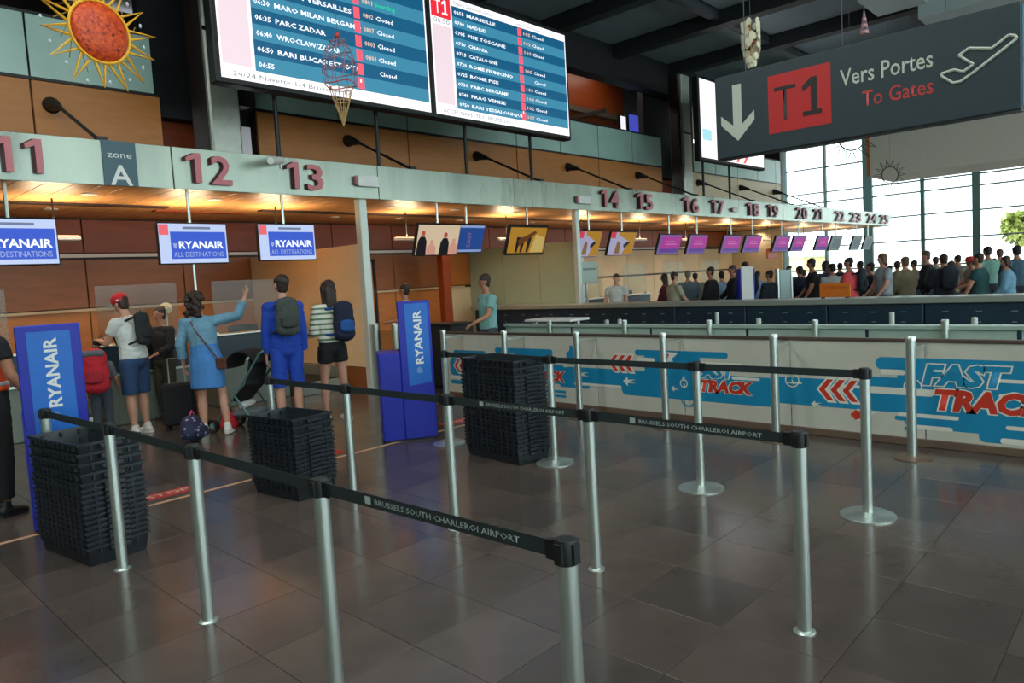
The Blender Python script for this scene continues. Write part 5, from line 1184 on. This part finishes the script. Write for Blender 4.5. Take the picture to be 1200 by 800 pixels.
t = thing('notice_board', 'pale notice panel fixed right of the pale post under the canopy', 'sign', (12.9, 10.2, 0)); MB().bev(-.05, .55, 0, .03, 1.55, 2.05, .01).build('panel', mat('notice_pale', (170, 186, 176), .5), t); MB().box(.0, .5, -.003, 0, 1.85, 1.9).build('text_line', dk_side, t); MB().box(.1, .16, .0, .03, 0, 1.55).build('leg', steel, t)

# ------------------------------------------------------------------ luggage on the floor
p = gp(228, 521); t = thing('floral_backpack', 'round dark backpack with pink floral print lying on the floor', 'backpack', (p.x, p.y, 0), .6)
fm2 = mat('floral_print', (40, 44, 74), .8); nt = fm2.node_tree; bs = nt.nodes['Principled BSDF']; vo = nt.nodes.new('ShaderNodeTexVoronoi'); vo.inputs['Scale'].default_value = 16; tc = nt.nodes.new('ShaderNodeTexCoord'); nt.links.new(tc.outputs['Object'], vo.inputs['Vector'])
cr = nt.nodes.new('ShaderNodeValToRGB'); cr.color_ramp.interpolation = 'CONSTANT'; e = cr.color_ramp.elements; e[0].color = rgb(200, 70, 110); e[1].position = .26; e[1].color = rgb(34, 38, 66); q = e.new(.14); q.color = rgb(130, 140, 170)
nt.links.new(vo.outputs['Distance'], cr.inputs[0]); nt.links.new(cr.outputs[0], bs.inputs['Base Color'])
b = MB(); cap(b, (0, 0, .16), (0, .02, .26), (.19, .13), (.15, .1), V3((1, 0, 0))); remeshed(b, 'bag_body', fm2, t, .012, 4)
b = MB(); cap(b, (0, -.13, .12), (0, -.12, .2), (.12, .03), (.1, .03), V3((1, 0, 0))); remeshed(b, 'front_pocket', fm2, t, .01, 3); MB().tube([(-.04, 0, .36), (0, 0, .41), (.04, 0, .36)], .008, 6).build('top_handle', cloth('pink', (214, 70, 140)), t)
p = gp(213, 502); t = thing('suitcase', 'black suitcase standing behind the floral backpack', 'suitcase', (p.x, p.y, 0), AW-math.pi/2+.3)
MB().bev(-.2, .2, -.12, .12, .06, .62, .03).build('shell', cloth('black', (20, 20, 24)), t)
for x in (-.15, .15):
    for y in (-.08, .08): MB().lathe([(.0, 0), (.025, 0.005), (.025, .045), (0, .06)], n=10).build('wheel', black, t).location = (x, y, 0)
MB().tube([(-.1, 0, .62), (-.1, 0, .95), (.1, 0, .95), (.1, 0, .62)], .01, 8).build('handle', steel, t)
p = gp(270, 506); t = thing('red_bag', 'small red and black bag on the floor beside the pushchair', 'bag', (p.x, p.y, 0), .3)
b = MB(); cap(b, (0, 0, .1), (0, 0, .2), (.13, .09), (.1, .07), V3((1, 0, 0))); remeshed(b, 'bag_body', cloth('red', (178, 26, 40)), t, .012, 3); MB().tube([(-.06, 0, .25), (0, 0, .36), (.06, 0, .25)], .01, 6).build('handle', black, t)
# pushchair
p = gp(292, 503); t = thing('pushchair', 'black pushchair with rounded hood and pale basket beside the man in blue', 'pushchair', (p.x, p.y, 0), AW-math.pi/2+1.25)
bk_ = cloth('black', (20, 20, 24)); tq = mat('frame_teal', (110, 150, 150), .35, .6)
b = MB(); cap(b, (0, .05, .42), (0, -.18, .62), (.19, .05), (.19, .05), V3((1, 0, 0))); cap(b, (0, -.16, .6), (0, -.24, .95), (.19, .04), (.17, .04), V3((1, 0, 0))); remeshed(b, 'seat', bk_, t, .013, 3, .003)
b = MB()
for k in range(7):
    a0 = math.radians(20+18*k); a1 = math.radians(20+18*(k+1)); R_ = .27
    cap(b, (0, -.1+R_*math.cos(a0), .72+R_*math.sin(a0)*1.15), (0, -.1+R_*math.cos(a1), .72+R_*math.sin(a1)*1.15), (.2, .022), (.2, .022), V3((1, 0, 0)))
remeshed(b, 'hood', bk_, t, .014, 3)
for sx in (-1, 1):
    MB().tube([(sx*.21, .35, .1), (sx*.21, -.1, .58), (sx*.2, -.42, 1.0), (sx*.17, -.47, 1.04)], .013, 8).build('frame_tube', tq, t); MB().tube([(sx*.21, -.3, .1), (sx*.21, .02, .5)], .013, 8).build('frame_tube', tq, t)
    for y, r_ in ((.35, .09), (-.32, .12)):
        w_ = MB(); n = 18; vs = [(sx*.24+dx_, y+q*math.cos(6.2832*i/n), r_+q*math.sin(6.2832*i/n)) for dx_, q in ((-.02, r_), (.02, r_), (.02, r_*.65), (-.02, r_*.65)) for i in range(n)]
        w_.add(vs, [(k*n+i, k*n+(i+1) % n, ((k+1) % 4)*n+(i+1) % n, ((k+1) % 4)*n+i) for k in range(4) for i in range(n)])
        o_ = w_.build('wheel', black, t); MB().tube([(sx*.215, y, r_), (sx*.265, y, r_)], r_*.4, 10).build('hub', tq, o_)
MB().tube([(-.17, -.47, 1.04), (0, -.49, 1.06), (.17, -.47, 1.04)], .018, 8).build('handlebar', black, t)
b = MB(); cap(b, (0, .1, .22), (0, -.2, .24), (.17, .06), (.17, .07), V3((1, 0, 0))); remeshed(b, 'basket', cloth('grey', (86, 92, 96)), t, .013, 3)
b = MB(); cap(b, (-.08, .0, .33), (.08, -.02, .35), .05, .045); remeshed(b, 'pale_blanket', whi, t, .013, 3)

# ------------------------------------------------------------------ hanging decorations
wirey = mat('wire_yellow', (238, 178, 40), .5); pale_c = mat('crystal', (190, 200, 205), .2)
SC = at(116, 38, 'Y', 7.0)
t = thing('hanging_sun', 'large hanging sun of yellow wire rays around an orange mosaic disc', 'decoration', tuple(SC), math.atan2(SC.y, SC.x)-math.pi/2+.5)
mos = mat('mosaic_orange', (222, 84, 26), .5); nt = mos.node_tree; bs = nt.nodes['Principled BSDF']; vo = nt.nodes.new('ShaderNodeTexVoronoi'); vo.inputs['Scale'].default_value = 42; tc = nt.nodes.new('ShaderNodeTexCoord'); nt.links.new(tc.outputs['Object'], vo.inputs['Vector'])
cr = nt.nodes.new('ShaderNodeValToRGB'); e = cr.color_ramp.elements; e[0].color = rgb(236, 96, 26); e[0].position = 0; e[1].position = 1; e[1].color = rgb(60, 26, 22); q = e.new(.78); q.color = rgb(186, 52, 24)
nt.links.new(vo.outputs['Color'], cr.inputs[0]); nt.links.new(cr.outputs[0], bs.inputs['Base Color'])
b = MB(); b.ball((0, 0, 0), (.245, .1, .255), 32).build('disc', mos, t, True)
vs = []
MB().tube([(.255*math.cos(a_*math.pi/24), -.02, .262*math.sin(a_*math.pi/24)) for a_ in range(49)], .012, 8).build('rim', wirey, t)
for k in range(14):
    a_ = 2*math.pi*(k+.35)/14; h_ = math.pi/14*.72; r1_ = .5+.02*math.sin(k*2.3)
    b = MB(); y = -.02+.05*math.sin(k*1.7)
    A = V3((.26*math.cos(a_-h_), 0, .26*math.sin(a_-h_))); B2 = V3((.26*math.cos(a_+h_), 0, .26*math.sin(a_+h_))); T_ = V3((r1_*math.cos(a_), y, r1_*math.sin(a_)))
    b.tube([A, T_, B2], .013, 6); b.build('ray', wirey, t)
    b2 = MB(); b2.tube([A*1.0, V3((r1_*.72*math.cos(a_+.22), y+.03, r1_*.72*math.sin(a_+.22)))], .004, 5); b2.build('inner_ray', mat('wire_ochre', (150, 120, 40), .5), t)
    c = V3((r1_*.86*math.cos(a_+.24), .03, r1_*.86*math.sin(a_+.24))); MB().ball(c, (.012, .012, .022), 8).build('bead', pale_c, t, True)
MB().tube([(0, 0, .26), (0, 0, ZC-.35-SC.z)], .003, 5).build('cord', cordm, t)
# wire ice-cream cone
IC = at(403, 148, 'Y', 7.0); t = thing('hanging_ice_cream', 'hanging wire ice cream cone before the left departures screen', 'decoration', tuple(IC))
wg = mat('wire_gold', (190, 150, 96), .5); wp = mat('wire_grey_pink', (150, 120, 136), .5); wr2 = mat('wire_red', (190, 60, 60), .5)
for k in range(8):
    a_ = k*math.pi/4; MB().tube([(0, 0, 0), (.13*math.cos(a_), .13*math.sin(a_), .42)], .005, 5).build('cone_wire', wg, t)
for z, r_ in ((.15, .047), (.28, .087), (.42, .13)): MB().tube([(r_*math.cos(q*.3927), r_*math.sin(q*.3927), z) for q in range(17)], .005, 5).build('cone_ring', wg, t)
for z, r_, rr in ((.46, .17, wr2), (.6, .19, wp), (.72, .175, wp), (.84, .14, wp), (.93, .09, wp)): MB().tube([(r_*math.cos(q*.3927), r_*math.sin(q*.3927), z+.015*math.sin(q*1.2)) for q in range(17)], .007, 5).build('scoop_ring', rr, t)
for k in range(10):
    a_ = k*.628; MB().tube([(r_*math.cos(a_+z), r_*math.sin(a_+z), z) for z, r_ in ((.46, .17), (.6, .19), (.72, .175), (.84, .14), (.95, .05))], .005, 5).build('scoop_wire', wp, t)
MB().ball((0, 0, 1.0), .035, 10).build('cherry', wr2, t, True); MB().tube([(0, 0, 1.03), (0, 0, ZC-.2-IC.z)], .003, 5).build('cord', cordm, t)
# white flower cluster and pink cone
p = at_depth(880, 51, 9); t = thing('hanging_flowers', 'hanging cluster of cream paper petals above the gate sign', 'decoration', tuple(p))
pet = mat('petal_cream', (216, 208, 180), .6, noise=.1, nscale=20); r_ = random.Random(2)
for k in range(80):
    z = r_.uniform(-.27, .27); a_ = r_.uniform(0, 6.28); q = .11*(1-.6*max(0, -z/.26)**2); c = V3((q*math.cos(a_), q*math.sin(a_), z)); n = V3((math.cos(a_), math.sin(a_), .3)); MB().prism([(.035*math.cos(i), .045*math.sin(i)) for i in [j*.785 for j in range(8)]], (c, V3((-math.sin(a_), math.cos(a_), 0)), V3((0, 0, 1)), n.normalized()), 0, .006).build('petal', pet, t)
MB().ball((-.07, -.07, -.02), .03, 8).build('flower_heart', mat('heart_rust', (130, 56, 36), .6), t, True)
MB().tube([(0, 0, .26), (0, 0, ZC-.3-p.z)], .003, 5).build('cord', cordm, t); MB().lathe([(.012, -.25), (.012, .25)], n=8).build('core', wg, t)
p = at_depth(1013, 40, 9); t = thing('hanging_cone', 'slim pinkish hanging cone just above the gate sign', 'decoration', tuple(p))
for k in range(6): MB().tube([(0, 0, .3), (.05*math.cos(k*1.047), .05*math.sin(k*1.047), 0)], .005, 5).build('cone_wire', wp, t)
for z, q_ in ((0, .05), (.08, .037), (.16, .024)): MB().lathe([(q_, z), (q_+.004, z+.02), (q_, z+.04)], n=12).build('cone_band', mat('pink_band', (190, 140, 140), .5), t)
MB().tube([(0, 0, .3), (0, 0, ZC-.2-p.z)], .003, 5).build('cord', cordm, t)
for x, y, dp, lab in ((998, 160, 12, 'dark wire sun hanging before the glass front below the gate sign'), (1043, 205, 20, 'faint wire sun hanging before the beige bulkhead edge')):
    p = at_depth(x, y, dp); t = thing('wire_sun', lab, 'decoration', tuple(p), AW-math.pi/2); wd_ = mat('wire_dark', (52, 40, 38), .6)
    MB().tube([(.23*math.cos(q*.2618), 0, .23*math.sin(q*.2618)) for q in range(25)], .014, 5).build('ring', wd_, t)
    for k in range(14):
        a_ = k*math.pi/7; MB().tube([(.25*math.cos(a_-.16), 0, .25*math.sin(a_-.16)), (.46*math.cos(a_), 0, .46*math.sin(a_)), (.25*math.cos(a_+.16), 0, .25*math.sin(a_+.16))], .011, 5).build('ray', wd_, t)
    MB().tube([(0, 0, .23), (0, 0, ZC+.11-p.z)], .003, 5).build('cord', cordm, t)
